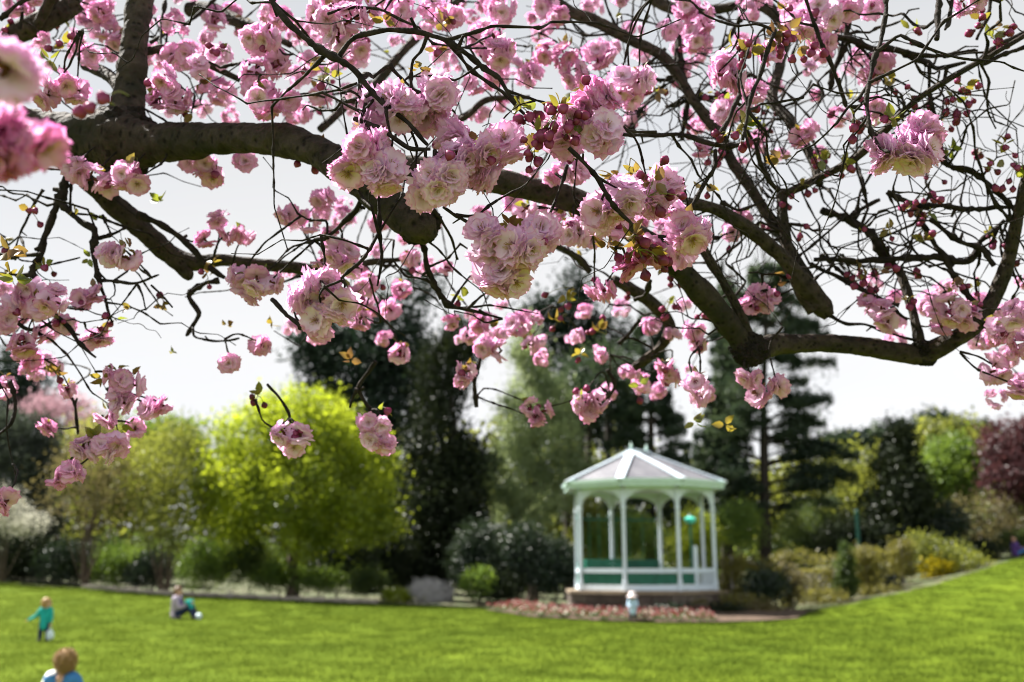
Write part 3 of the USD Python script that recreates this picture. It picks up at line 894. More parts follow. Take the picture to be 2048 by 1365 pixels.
plant('bare_shrub', 'grey-brown half-bare shrub mass below the purple tree', 'shrub', 'brown',
      [blob(1950, 1040, 46, 80, 45), blob(2020, 1040, 45.5, 60, 45), blob(1900, 1075, 45, 50, 35), blob(2070, 1060, 45, 60, 40)], 420, 16, 0.07, 0.28, rad=0.12, seed=16, stems=16)
plant('dark_shrub', 'dark blue-green shrub at the foot of the fresh green tree', 'shrub', 'gloss', [blob(1890, 1050, 44, 36, 42), blob(1870, 1085, 43.5, 34, 30)], 160, 26, 0.09, 0.22, rad=0.1, seed=17, stems=4)
plant('yellow_shrub', 'shrub with bright yellow flowers at the right end of the border', 'shrub', 'olive',
      [blob(1880, 1120, 39.5, 60, 38), blob(1930, 1130, 40, 45, 28), blob(1840, 1110, 39.5, 40, 35)], 240, 24, 0.07, 0.2, rad=0.08, seed=18, stems=6)
pth = '/World/yellow_shrub'
r = np.random.default_rng(77)
o = np.array(stage.GetPrimAtPath(pth).GetAttribute('xformOp:translate').Get())
P = in_blobs(r, [np.array(blob(1875, 1140, 38.8, 34, 22)) - np.append(o, [0, 0, 0])], 60, 18, .12)
part(pth, 'flowers', leaves(r, P, 0.055, 1.3), L['yellow'])
# --- trees on the left
plant('grey_conifer', 'dense grey-green conifer at the left edge', 'tree', 'grey',
      [blob(40, 880, 42, 80, 55), blob(20, 960, 41.5, 85, 70), blob(80, 930, 42, 50, 55), blob(-40, 900, 42, 80, 100), blob(30, 1040, 41, 90, 50)], 900, 30, 0.09, 0.26, rad=0.22, seed=20)
plant('distant_dark_tree', 'dark tree top far behind the grey conifer at the left edge', 'tree', 'fir', [blob(20, 760, 62, 70, 60), blob(-30, 820, 62, 90, 90), blob(60, 820, 62, 40, 40)], 300, 22, 0.18, 0.45, rad=0.3, seed=21, bark=m_bark_dark)
plant('flowering_cherry', 'far pale pink flowering tree behind the grey conifer', 'tree', 'pinkish', [blob(130, 830, 58, 60, 35), blob(170, 870, 57, 50, 35), blob(80, 815, 58, 40, 25)], 260, 18, 0.10, 0.34, rad=0.16, seed=22)
plant('white_blossom_shrub', 'shrub covered in white blossom at the left edge', 'shrub', 'white', [blob(15, 1035, 36.5, 48, 30), blob(58, 1050, 36.2, 36, 20), blob(-20, 1010, 36.5, 45, 34), blob(15, 1000, 36.8, 34, 14)], 230, 16, 0.05, 0.17, rad=0.1, seed=23, stems=7)
plant('brown_shrub', 'tall bare-stemmed shrub in brownish young leaf on the left', 'shrub', 'brown',
      [blob(190, 930, 37.5, 80, 70), blob(150, 980, 37.2, 70, 60), blob(230, 990, 37, 62, 70), blob(190, 880, 37.8, 55, 45)], 420, 12, 0.055, 0.28, rad=0.16, seed=24, stems=17)
plant('olive_fan_tree', 'fan of thin upright stems in olive-yellow leaf left of the lime-green tree', 'tree', 'olive',
      [blob(340, 930, 37.5, 70, 70), blob(300, 980, 37.2, 60, 60), blob(390, 990, 37.2, 50, 70), blob(350, 880, 38, 50, 40), blob(345, 1050, 36.8, 62, 40)], 620, 14, 0.062, 0.27, rad=0.17, seed=25, stems=15)
plant('distant_green_tree', 'hazy light green tree top between the fan of stems and the sky', 'tree', 'fresh', [blob(330, 880, 72, 50, 35), blob(270, 900, 72, 70, 40), blob(380, 895, 74, 40, 35)], 300, 20, 0.2, 0.5, rad=0.2, seed=26)
plant('ochre_tree', 'ochre and olive tree behind the bare-stemmed shrub', 'tree', 'olive', [blob(200, 890, 50, 80, 50), blob(150, 940, 49, 80, 60), blob(260, 960, 48, 80, 70)], 460, 22, 0.13, 0.36, rad=0.2, seed=27)
# --- border shrubs along the back, left to right
for k, (px, py, Y, rx, ry, leaf, nm, lab) in enumerate([
        (40, 1120, 38.6, 75, 48, 'yew', 'border_shrub', 'black-green shrub low at the left edge below the white blossom'),
        (135, 1125, 38.2, 62, 46, 'gloss', 'border_shrub', 'dark glossy shrub at the foot of the brown bare-stemmed shrub'),
        (235, 1130, 38.2, 62, 42, 'fresh', 'border_shrub', 'dim green shrub between the bare-stemmed shrub and the olive fan'),
        (300, 1140, 38.0, 46, 32, 'gloss', 'border_shrub', 'low dark glossy shrub left of the seated person'),
        (415, 1125, 38.0, 66, 50, 'fresh', 'border_shrub', 'green shrub behind the seated person'),
        (500, 1115, 38.4, 60, 55, 'mid', 'border_shrub', 'mid-green shrub under the left of the lime-green tree'),
        (560, 1150, 37.9, 55, 28, 'fresh', 'border_shrub', 'low light green plants under the lime-green tree trunk'),
        (675, 1105, 39.5, 62, 55, 'gloss', 'rhododendron', 'dark glossy rhododendron under the right of the lime-green tree'),
        (640, 1160, 37.8, 50, 22, 'fresh', 'border_shrub', 'pale green low clump in front of the dark rhododendron'),
        (735, 1160, 37.8, 40, 26, 'mid', 'border_shrub', 'low green clump at the right end of the kerb'),
        (770, 1120, 39.5, 55, 60, 'yew', 'border_shrub', 'black shrub in shade between the rhododendron and the columnar evergreen'),
        (960, 1105, 37.6, 62, 62, 'gloss', 'rhododendron', 'dark rhododendron left of the bandstand, left part of the mass'),
        (1045, 1110, 37.2, 72, 66, 'gloss', 'rhododendron', 'large dark rhododendron next to the left side of the bandstand'),
        (1110, 1130, 36.8, 50, 58, 'gloss', 'rhododendron', 'dark rhododendron touching the left post of the bandstand'),
        (1000, 1170, 36.3, 60, 30, 'yew', 'border_shrub', 'low black shrub in front of the large rhododendron'),
        (1535, 1170, 32.6, 44, 22, 'gloss', 'border_shrub', 'dark bluish shrub in the bed right of the bandstand'),
        (1620, 1060, 44, 72, 55, 'mid', 'border_shrub', 'green shrub behind the climber hedge'),
        (1690, 1075, 43, 60, 45, 'yew', 'border_shrub', 'dark shrub behind the cone shrub'),
        (1390, 1080, 42, 60, 62, 'lime', 'border_shrub', 'yellow-green shrub seen through the right bay of the bandstand'),
        (1480, 1050, 43, 55, 52, 'fresh', 'border_shrub', 'green shrub between the bandstand and the cedar trunks'),
        (1250, 1075, 42, 90, 55, 'fresh', 'border_shrub', 'green shrubs seen through the middle bays of the bandstand'),
        (1180, 1060, 43, 40, 70, 'olive', 'border_shrub', 'olive shrub seen through the left bay of the bandstand'),
        (1960, 1105, 42.5, 45, 22, 'yew', 'border_shrub', 'low dark shrub at the top of the right bank'),
        (2040, 1085, 44, 60, 24, 'mid', 'border_shrub', 'low green shrub at the right edge')]):
    B = [blob(px - rx * .3, py + ry * .2, Y, rx * .7, ry * .75), blob(px + rx * .3, py + ry * .1, Y + .3, rx * .65, ry * .8), blob(px, py - ry * .2, Y + .1, rx * .7, ry * .75)]
    vol = rx * ry / 2400
    sz = 0.075 if leaf in ('gloss', 'yew') else 0.06
    plant(nm, lab, 'shrub', leaf, B, int(170 * vol) + 50, 24, sz, 0.17, rad=0.07, seed=100 + k, stems=5, shell=.35, aspect=2.4)
# --- dwarf shrubs at the lawn's edge
plant('heather', 'dome of silvery white heather at the lawn edge', 'shrub', 'silver', [blob(865, 1184, 36.0, 44, 22, .6), blob(850, 1180, 36.0, 30, 20, .5)], 330, 16, 0.035, 0.07, rad=0.03, seed=140, stems=6, hang=-0.8, aspect=3)
plant('golden_dwarf_shrub', 'low lime-yellow dwarf shrub left of the heather dome', 'shrub', 'lime', [blob(795, 1192, 36.1, 30, 12, .5)], 120, 18, 0.04, 0.07, rad=0.03, seed=141, stems=4)
plant('spiky_plant', 'pale yellow-green spiky plant in front of the rhododendrons', 'plant', 'fresh', [blob(955, 1165, 35.6, 36, 28, .4)], 26, 12, 0.15, 0.10, rad=0.03, seed=142, stems=3, hang=-0.7, aspect=4)
# --- woods that close the view behind
r = np.random.default_rng(31)
B = []
for x in np.linspace(-44, 46, 40):
    Y = r.uniform(64, 74)
    t = (x * F / Y + 1024)
    py = np.interp(t, [-200, 0, 200, 380, 560, 800, 1000, 1200, 1450, 1620, 1750, 2100], [850, 880, 905, 880, 840, 850, 830, 850, 905, 940, 945, 900])
    h = at(t, py, Y)[2]
    B += [(x, Y, h * .62, 2.4, 2, h * .36), (x + r.uniform(-1, 1), Y - 1, h * .25, 2.4, 2, h * .28)]
P = in_blobs(r, B, 3600, 15, 0.5, shell=.2)
woods = single('far_woods', leaves(r, P, 0.26, 1.6), L['olive'], 'olive-green belt of woodland closing the view behind the garden', 'woodland', kind='stuff')
B2 = [(x + r.uniform(-1, 1), r.uniform(56, 62), r.uniform(.6, 1.6) + gz(x, 58), 1.8, 1.4, 1.0) for x in np.linspace(-36, 36, 34)]
P = in_blobs(r, B2, 1500, 15, 0.35, shell=.2)
single('undergrowth', leaves(r, P, 0.16, 1.6), L['mid'], 'low olive undergrowth between the far trunks', 'undergrowth', kind='stuff')

# --- the far hill with its trees
m_hill = matte('hill_pasture', (0.17, 0.15, 0.10), rough=0.95, vary=0.35, scale=0.06, second=(0.09, 0.11, 0.05))
hx, hy = np.linspace(10, 190, 60), np.linspace(95, 330, 50)
X, Yg = np.meshgrid(hx, hy, indexing='ij')
Z = 15.5 * smoothstep(Yg, 95, 190) * smoothstep(X, 10, 75) + 1.0 + 1.5 * meshkit.fbm(np.stack([X * .03, Yg * .03, X * 0], -1), 3) - 3.0 * (1 - smoothstep(Yg, 95, 110))
V = np.stack([X, Yg, Z], -1).reshape(-1, 3)
i, j = np.meshgrid(np.arange(59), np.arange(49), indexing='ij')
a = i * 50 + j
single('hill', (V, np.vstack([np.stack([a, a + 50, a + 51], -1).reshape(-1, 3), np.stack([a, a + 51, a + 1], -1).reshape(-1, 3)])), m_hill, kind='structure', smooth=True)


def hill_z(x, y):
    return float(15.5 * smoothstep(y, 95, 190) * smoothstep(x, 10, 75) + 1.0 + 1.5 * meshkit.fbm(np.array([x * .03, y * .03, 0.0]), 3))


for k, (px, py, Y, rx, ry, leaf, lab) in enumerate([
        (1870, 850, 150, 40, 26, 'fir', 'highest round dark tree on the far hilltop'), (1800, 870, 152, 26, 26, 'fir', 'dark tree on the hilltop directly above the yew'),
        (1920, 862, 155, 34, 22, 'fir', 'dark hilltop tree next to the purple tree'), (1755, 875, 150, 26, 16, 'cedar', 'small hilltop tree left of the yew top'),
        (1712, 880, 150, 24, 14, 'fir', 'low hilltop tree above the olive trees'), (1965, 868, 158, 30, 20, 'cedar', 'hilltop tree partly behind the purple tree'),
        (1670, 885, 148, 20, 12, 'cedar', 'small leftmost hilltop tree beside the cedar tiers'), (1840, 865, 156, 24, 20, 'cedar', 'hilltop tree left of the highest round one')]):
    c = at(px, py, Y)
    z0 = hill_z(c[0], Y)
    path = thing('hill_tree', lab, 'tree', (c[0], Y, z0))
    rr = np.random.default_rng(200 + k)
    H = c[2] - z0
    Rx, Rz = metres(rx, Y), metres(ry, Y)
    P = in_blobs(rr, [(0, 0, H, Rx, Rx, Rz), (Rx * .3, 0, H - Rz * .7, Rx, Rx, Rz), (-Rx * .3, 0, H - Rz, Rx, Rx, Rz)], 240, 14, 0.5)
    part(path, 'crown', leaves(rr, P, 0.36, 1.5), L[leaf])
    part(path, 'trunk', tube(np.array([[0, 0, -.5], [0, 0, H * .5], [0, 0, max(H, 1)]]), np.array([.4, .3, .1]), 7), m_bark_dark)
rr = np.random.default_rng(222)
B = []
for q in range(70):
    x, y = rr.uniform(24, 110), rr.uniform(100, 175)
    B.append((x, y, hill_z(x, y) + .8, rr.uniform(2, 5), rr.uniform(2, 5), rr.uniform(1.0, 2.2)))
P = in_blobs(rr, B, 2200, 10, 0.6)
single('hillside_woods', leaves(rr, P, 0.38, 1.5), L['mid'], 'scattered woodland covering the far hillside', 'woodland', kind='stuff')

# --- climber hedge right of the bandstand
r = np.random.default_rng(51)
m_wood = matte('weathered_wood', (0.24, 0.22, 0.20), rough=0.85, vary=0.25, scale=6, bump=0.3)
m_climber = leafy('leaf_climber', (0.14, 0.13, 0.03), (0.32, 0.29, 0.07), trans=0.45, tint=(0.50, 0.46, 0.08))


def pillar(px, top, bot, Y, wpx, lab):
    b = at(px, bot, Y)
    z0 = gz(b[0], b[1])
    H = at(px, top, Y)[2] - z0
    w = metres(wpx, Y)
    p = thing('climber_pillar', lab, 'climber', (b[0], b[1], z0))
    part(p, 'support_post', soft_box(0, 0, H / 2, .1, .1, H, .01), m_wood)
    P = in_blobs(r, [(0, 0, H * f, w / 2, w / 2 * .8, H * .14) for f in (.12, .3, .5, .7, .88)], 170, 18, .07, shell=.5)
    part(p, 'climber_leaves', leaves(r, P[P[:, 2] > .02], 0.045, 1.6), m_climber)


pillar(1466, 1112, 1200, 33.2, 50, 'leafy climber pillar beside the bandstand corner')
pillar(1575, 1104, 1195, 34.2, 40, 'leafy climber pillar above the dark bluish shrub')
pillar(1735, 1092, 1178, 36.5, 62, 'broad leafy climber pillar right of the cone shrub')
pillar(1808, 1080, 1168, 38.0, 50, 'tall square climber pillar left of the yellow shrub')
for k, (p0, p1, y0, y1, Y0, Y1, lab) in enumerate([(1480, 1570, 1118, 1122, 33.3, 34.2, 'sagging leafy swag between the first two climber pillars'), (1590, 1700, 1108, 1114, 34.4, 36.2, 'sagging leafy swag above the slatted fence')]):
    A, Bq = at(p0, y0, Y0), at(p1, y1, Y1)
    t = np.linspace(0, 1, 9)
    C = A + (Bq - A) * t[:, None] + np.array([0, 0, -0.16])[None] * np.sin(PI * t)[:, None]
    o = C[4] * 1.0
    sw = thing('climber_swag', lab, 'climber', o)
    part(sw, 'rope', tube(C - o, 0.02, 6), m_wood)
    P = np.repeat(C - o, 55, 0) + r.normal(0, 1, (9 * 55, 3)) * [.14, .10, .12]
    part(sw, 'climber_leaves', leaves(r, P, 0.05, 1.6), m_climber)
def hedge_box(name, lab, px, top, bot, Y, wpx, dep=0.5, n=1500):
    b_ = at(px, bot, Y)
    z_ = gz(b_[0], b_[1])
    H_ = at(px, top, Y)[2] - z_
    w_ = metres(wpx, Y)
    p_ = thing(name, lab, 'hedge', (b_[0], b_[1], z_))
    P_ = r.uniform(-.5, .5, (n, 3))
    ax_ = r.integers(0, 3, n)
    P_[np.arange(n), ax_] = np.sign(P_[np.arange(n), ax_]) * r.uniform(.40, .53, n)
    P_ = P_ * [w_, dep, H_] + [0, 0, H_ / 2]
    P_ += .05 * (meshkit.fbm(P_ * 5 + px, 2)[:, None] - .5) * 2
    part(p_, 'leaves', leaves(r, P_[P_[:, 2] > .02], 0.05, 1.6), m_climber)
    for q_ in np.linspace(-.35, .35, max(2, int(w_ / .5))):
        part(p_, 'stem', tube(np.array([[q_ * w_, 0, -.05], [q_ * w_ + .03, 0, H_ * .4], [q_ * w_, .02, H_ * .8]]), np.array([.03, .02, .008]), 6), m_bark)


hedge_box('clipped_hedge', 'clipped yellow-green hedge nearest the bandstand, left of the dark bluish shrub', 1500, 1128, 1202, 33.8, 62)
hedge_box('clipped_hedge', 'low clipped hedge directly right of the reddish-brown twiggy shrub', 1632, 1140, 1190, 35.5, 66)
hedge_box('clipped_hedge', 'clipped hedge just right of the cone shrub', 1722, 1112, 1182, 36.3, 46)
hedge_box('clipped_hedge', 'tall clipped hedge block between the broad and the square climber pillars', 1775, 1104, 1174, 37.0, 40)
cone = at(1692, 1185, 34.8)
plant('cone_shrub', 'narrow upright green cone shrub in front of the climber pillars', 'shrub', 'mid', [blob(1692, 1165, 34.8, 22, 26), blob(1692, 1135, 34.8, 17, 26), blob(1692, 1105, 34.8, 9, 24)], 210, 24, 0.05, 0.08, rad=0.04, seed=150, trunk=tuple(cone[:2]), limbs=3)
sf = at(1622, 1172, 37.2)
z0 = gz(sf[0], sf[1])
fence = thing('slatted_fence', 'low weathered grey slatted fence behind the climber swag', 'fence', (sf[0], sf[1], z0))
for z in (0.22, 0.40, 0.58, 0.76, 0.94):
    part(fence, 'slat', soft_box(0, 0, z, 1.9, .03, .10, .005), m_wood)
for x in (-.9, 0, .9):
    part(fence, 'fence_post', soft_box(x, .05, .52, .08, .07, 1.1, .008), m_wood)
plant('dead_brown_shrub', 'reddish-brown twiggy shrub at the right end of the bed', 'shrub', 'brown', [blob(1588, 1175, 33.4, 22, 34), blob(1580, 1150, 33.4, 26, 26)], 90, 12, 0.05, 0.10, rad=0.05, seed=151, stems=14)
plant('border_flowers', 'low straw-coloured border plants in front of the slatted fence', 'plant', m_climber, [blob(1640, 1192, 34.3, 60, 7), blob(1760, 1180, 35.8, 50, 7), blob(1480, 1203, 32.0, 50, 7)], 160, 14, 0.05, 0.10, rad=0.03, seed=152, stems=5)
plant('pale_blue_plant', 'low blue-green plant at the foot of the square climber pillar', 'plant', 'grey', [blob(1782, 1168, 36.6, 22, 16)], 60, 16, 0.05, 0.08, rad=0.03, seed=153, stems=3)

for k, (px, py, Y, rx, ry, lf, lab) in enumerate([(1345, 1226, 30.7, 34, 9, 'gloss', 'low dark plants at the right of the tulips'), (1440, 1226, 31.2, 44, 11, 'yew', 'low black-green plants at the right corner of the bandstand bed'), (1520, 1220, 31.8, 44, 11, 'brown', 'low brownish plants at the right end of the bandstand bed')]):
    plant('bed_plant', lab, 'plant', lf, [blob(px - rx * .4, py, Y, rx * .6, ry, .7), blob(px + rx * .4, py, Y, rx * .6, ry, .7)], 90, 16, .06, .09, rad=.03, seed=170 + k, stems=4)

# --- lamp and post
m_turq = matte('turquoise_glass', (0.10, 0.62, 0.50), rough=0.25, vary=0.1, scale=4)
b = at(1385, 1160, 39.0)
z0 = gz(b[0], b[1])
lamp = thing('garden_lamp', 'green lamp post with a turquoise bowl lantern behind the right bay of the bandstand', 'lamp', (b[0], b[1], z0))
H = at(1385, 1045, 39.0)[2] - z0
part(lamp, 'post', trimesh.creation.revolve(np.array([(0, 0), (.16, 0), (.14, .35), (.06, .45), (.045, H - .1), (.07, H - .05), (0, H - .04)]), sections=14), m_green, smooth=40)
part(lamp, 'lantern', trimesh.creation.revolve(np.array([(0.0, H - .05), (.12, H - .04), (.22, H + .06), (.23, H + .14), (.12, H + .20), (0, H + .22)]), sections=16), m_turq, smooth=40)
part(lamp, 'lantern_cap', trimesh.creation.revolve(np.array([(0.0, H + .22), (.10, H + .22), (.03, H + .30), (0, H + .36)]), sections=12), m_green, smooth=40)
b = at(1719, 1100, 42.0)
z0 = gz(b[0], b[1])
H = at(1719, 1020, 42.0)[2] - z0
m_post = matte('post_green', (0.006, 0.05, 0.035), rough=0.5, vary=0.2, scale=4)
gp = thing('green_post', 'plain dark green post standing left of the dark yew', 'post', (b[0], b[1], z0))
part(gp, 'post', trimesh.creation.revolve(np.array([(0, 0), (.10, 0), (.09, .3), (.07, .34), (.07, H - .2), (.09, H - .16), (.09, H - .06), (.03, H), (0, H + .02)]), sections=12), m_post, smooth=40)
# pale stake at the edge of the border, dark tub by the bed
b = at(459, 1200, 35.8)
st = thing('garden_stake', 'small pale stake at the lawn edge right of the seated person', 'stake', (b[0], b[1], gz(b[0], b[1])))
part(st, 'stake', beam((-.03, 0, -.02), (-.05, 0, .24), .05, .03, up=(0, 1, 0)), m_wood)
part(st, 'stake', beam((.05, 0, -.02), (.07, 0, .26), .05, .03, up=(0, 1, 0)), m_wood)
b = at(1398, 1236, 30.8)
z0 = gz(b[0], b[1])
tub = thing('stone_tub', 'dark round planter tub on the bed before the right of the bandstand', 'planter', (b[0], b[1], z0))
part(tub, 'pot', trimesh.creation.revolve(np.array([(0, 0), (.20, 0), (.27, .34), (.30, .36), (.30, .42), (.26, .42), (.25, .36), (0, .36)]), sections=18), m_stone, smooth=40)
r2 = np.random.default_rng(9)
part(tub, 'foliage', leaves(r2, in_blobs(r2, [(0, 0, .42, .26, .26, .12)], 40, 10, .05), .05), L['brown'])
# ---------------------------------------------------------------- people
from manifold3d import Manifold, OpType

m_skin = matte('skin', (0.52, 0.30, 0.21), rough=0.55, vary=0.1, scale=12)
m_hair_fair = matte('hair_fair', (0.30, 0.18, 0.07), rough=0.55, vary=0.4, scale=60)
m_hair_brown = matte('hair_brown', (0.13, 0.075, 0.04), rough=0.5, vary=0.35, scale=60)
m_teal = matte('cloth_teal', (0.01, 0.32, 0.30), rough=0.85, vary=0.15, scale=14)
m_navy = matte('cloth_navy', (0.015, 0.025, 0.06), rough=0.85, vary=0.2, scale=14)
m_lilac = matte('cloth_lilac_grey', (0.34, 0.29, 0.36), rough=0.85, vary=0.25, scale=20)
m_purple = matte('cloth_purple', (0.10, 0.05, 0.20), rough=0.85, vary=0.2, scale=14)
m_blue = matte('cloth_blue', (0.045, 0.17, 0.40), rough=0.85, vary=0.12, scale=14)
m_clothwhite = matte('cloth_white', (0.74, 0.74, 0.76), rough=0.85, vary=0.06, scale=14)
m_paleblue = matte('cloth_pale_blue', (0.42, 0.56, 0.72), rough=0.85, vary=0.12, scale=14)
m_dark = matte('eye_dark', (0.02, 0.015, 0.012), rough=0.3, vary=0.1, scale=9)
m_lip = matte('lip', (0.42, 0.16, 0.13), rough=0.5, vary=0.1, scale=9)
m_shoe = matte('shoe', (0.05, 0.04, 0.045), rough=0.6, vary=0.2, scale=9)
m_plastic = matte('pale_plastic', (0.62, 0.74, 0.80), rough=0.25, vary=0.15, scale=12)


def bone(a, ra, b, rb, n=14):
    return Manifold.batch_hull([Manifold.sphere(ra, n).translate(tuple(map(float, a))), Manifold.sphere(rb, n).translate(tuple(map(float, b)))])


def flesh(bones, length=0.02, iters=8):
    m = Manifold.batch_boolean([bone(*q) if isinstance(q, tuple) else q for q in bones], OpType.Add).refine_to_length(length).to_mesh()
    t = trimesh.Trimesh(m.vert_properties[:, :3], m.tri_verts, process=True)
    trimesh.smoothing.filter_taubin(t, iterations=iters)
    return t


def hand(wrist, elbow, s, thumb=(0, 0, 1)):
    """Palm, four bent fingers of different lengths and a thumb from the side of the palm. s: hand length."""
    w, e = np.asarray(wrist, float), np.asarray(elbow, float)
    d = (w - e) / np.linalg.norm(w - e)
    side = np.asarray(thumb, float) - d * np.dot(thumb, d)
    side /= np.linalg.norm(side)
    n = np.cross(d, side)
    out = [bone(w, s * .15, w + d * s * .45 + side * s * .10, s * .13), bone(w, s * .15, w + d * s * .45 - side * s * .12, s * .13)]
    for k, Lf in enumerate((.44, .50, .46, .36)):
        b = w + d * s * .47 + side * s * (.17 - .115 * k)
        m = b + d * s * Lf * .55 + n * s * .06
        t = m + d * s * Lf * .36 + n * s * .14
        out += [bone(b, s * .052, m, s * .048, 8), bone(m, s * .048, t, s * .042, 8)]
    b = w + d * s * .14 + side * s * .15
    m = b + side * s * .15 + d * s * .17
    out += [bone(b, s * .062, m, s * .056, 8), bone(m, s * .056, m + d * s * .20 + side * s * .03 + n * s * .05, s * .046, 8)]
    return out


def person(label, loc, rz, J, build, hair, cloth, curly=False, bare=(), group=None, extra=None):
    """J: joints. The figure faces -y before it is turned by rz. build: radii. cloth: [(name, bones, material)]."""
    p = thing('person', label, 'person', loc, rz, group)
    J = {k: np.asarray(v, float) for k, v in J.items()}
    R = build
    hd, nk = J['head'], J['neck']
    f = J.get('face', np.array([0, -1.0, 0]))
    f = f / np.linalg.norm(f)
    upv = hd - nk
    upv = upv / np.linalg.norm(upv)
    f = f - upv * np.dot(f, upv)
    f /= np.linalg.norm(f)
    sd = np.cross(upv, f)
    h = R['head']
    bones = [(hd + upv * h * .25 - f * h * .10, h * .98, hd - upv * h * .35 + f * h * .25, h * .62), (hd - upv * h * .5 + f * h * .42, h * .36, hd + upv * h * .1 + f * h * .35, h * .62),
             (hd + f * h * .88 + upv * h * .02, h * .10, hd + f * h * 1.02 - upv * h * .22, h * .13), (nk, h * .46, hd - upv * h * .4, h * .46)]
    for s_ in (-1, 1):
        bones.append((hd + sd * s_ * h * .92 - upv * h * .02, h * .11, hd + sd * s_ * h * .90 - upv * h * .26, h * .08))
    sh = (J['shoulder_a'] + J['shoulder_b']) / 2
    hp = (J['hip_a'] + J['hip_b']) / 2
    bones += [(nk, h * .46, sh, R['chest'] * .8), (J['shoulder_a'] * .6 + sh * .4, R['chest'] * .8, hp, R['waist']), (J['shoulder_b'] * .6 + sh * .4, R['chest'] * .8, hp, R['waist']), (J['hip_a'], R['thigh'], J['hip_b'], R['thigh'])]
    for q in 'ab':
        bones += [(J['shoulder_' + q], R['arm'], J['elbow_' + q], R['arm'] * .8), (J['elbow_' + q], R['arm'] * .8, J['wrist_' + q], R['arm'] * .55), (J['shoulder_' + q], R['arm'], sh, R['chest'] * .7),
                  (J['hip_' + q], R['thigh'], J['knee_' + q], R['thigh'] * .72), (J['knee_' + q], R['thigh'] * .72, J['ankle_' + q], R['thigh'] * .48)]
        bones += hand(J['wrist_' + q], J['elbow_' + q], R['hand'], J.get('thumb_' + q, (0, -1, .3)))
        toe = J.get('toe_' + q, J['ankle_' + q] + np.array([0, -R['thigh'] * 1.6, -R['thigh'] * .2]))
        bones.append((J['ankle_' + q], R['thigh'] * .48, toe, R['thigh'] * .36))
    part(p, 'body', flesh(bones, .018), m_skin, smooth=True)
    for s_ in (-1, 1):
        e = trimesh.creation.icosphere(1, h * .10)
        e.apply_translation(hd + f * h * .86 + sd * s_ * h * .34 + upv * h * .06)
        part(p, 'eye', e, m_dark, smooth=True)
    part(p, 'mouth', flesh([(hd + f * h * .92 - upv * h * .46 + sd * h * .16, h * .055, hd + f * h * .92 - upv * h * .46 - sd * h * .16, h * .055)], .01, 2), m_lip, smooth=True)
    hb = [(hd + upv * h * .34 - f * h * .22, h * 1.04, hd - upv * h * .25 - f * h * .40, h * .84), (hd + upv * h * .55 + f * h * .2, h * .70, hd + upv * h * .3 - f * h * .2, h * .95)]
    if not curly:
        part(p, 'hair', flesh(hb, .012, 4), hair, smooth=True)
    else:
        rr = np.random.default_rng(17)
        base = flesh(hb, .012, 4)
        pts, fi = trimesh.sample.sample_surface(base, 760, seed=17)
        nn = base.face_normals[fi]
        loc_ = []
        for a, n_ in zip(pts, nn):
            t1 = np.cross(n_, rr.normal(size=3))
            t1 /= np.linalg.norm(t1)
            t2 = np.cross(n_, t1)
            ph = np.linspace(0, rr.uniform(3, 5.5), 7)
            rad = h * rr.uniform(.06, .15)
            C = a + n_ * (np.linspace(-.02, .34, 7) * h * rr.uniform(.3, 1.2))[:, None] + (t1 * np.cos(ph)[:, None] + t2 * np.sin(ph)[:, None]) * rad + np.array([0, 0, -.05 * h]) * np.linspace(0, 1, 7)[:, None]
            loc_.append(tube(C, np.linspace(h * .05, h * .018, 7), 4))
        part(p, 'hair', cat([(np.array(base.vertices), np.array(base.faces))] + loc_), hair, smooth=True)
    for nm, bn, mt in cloth(J, R, sh, hp):
        part(p, nm, flesh(bn, .018, 5), mt, smooth=True)
    for q in 'ab':
        toe = J.get('toe_' + q, J['ankle_' + q] + np.array([0, -R['thigh'] * 1.6, -R['thigh'] * .2]))
        part(p, 'shoe', flesh([(J['ankle_' + q] + np.array([0, R['thigh'] * .1, -R['thigh'] * .15]), R['thigh'] * .52, toe, R['thigh'] * .44)], .015, 3), m_shoe, smooth=True)
    return p


def top_bones(J, R, sh, hp, g, sleeve=1.0, hem=None, which='ab'):
    out = [(J['shoulder_a'] * .7 + sh * .3, R['chest'] * .8 + g, hp, R['waist'] + g * 1.6), (J['shoulder_b'] * .7 + sh * .3, R['chest'] * .8 + g, hp, R['waist'] + g * 1.6), (J['hip_a'], R['thigh'] + g, J['hip_b'], R['thigh'] + g)]
    if hem is not None:
        out.append((hp, R['waist'] + g * 1.6, hp + np.asarray(hem), R['waist'] + g * 2.2))
    for q in which:
        out += [(J['shoulder_' + q], R['arm'] + g, J['elbow_' + q], R['arm'] * .8 + g), (J['shoulder_' + q], R['arm'] + g, sh, R['chest'] * .7 + g)]
        if sleeve > .5:
            out.append((J['elbow_' + q], R['arm'] * .8 + g, J['elbow_' + q] + (J['wrist_' + q] - J['elbow_' + q]) * .9, R['arm'] * .6 + g))
    return out


def leg_bones(J, R, g, end=.93):
    out = [(J['hip_a'], R['thigh'] + g, J['hip_b'], R['thigh'] + g)]
    for q in 'ab':
        out += [(J['hip_' + q], R['thigh'] + g, J['knee_' + q], R['thigh'] * .74 + g), (J['knee_' + q], R['thigh'] * .74 + g, J['knee_' + q] + (J['ankle_' + q] - J['knee_' + q]) * end, R['thigh'] * .6 + g)]
    return out


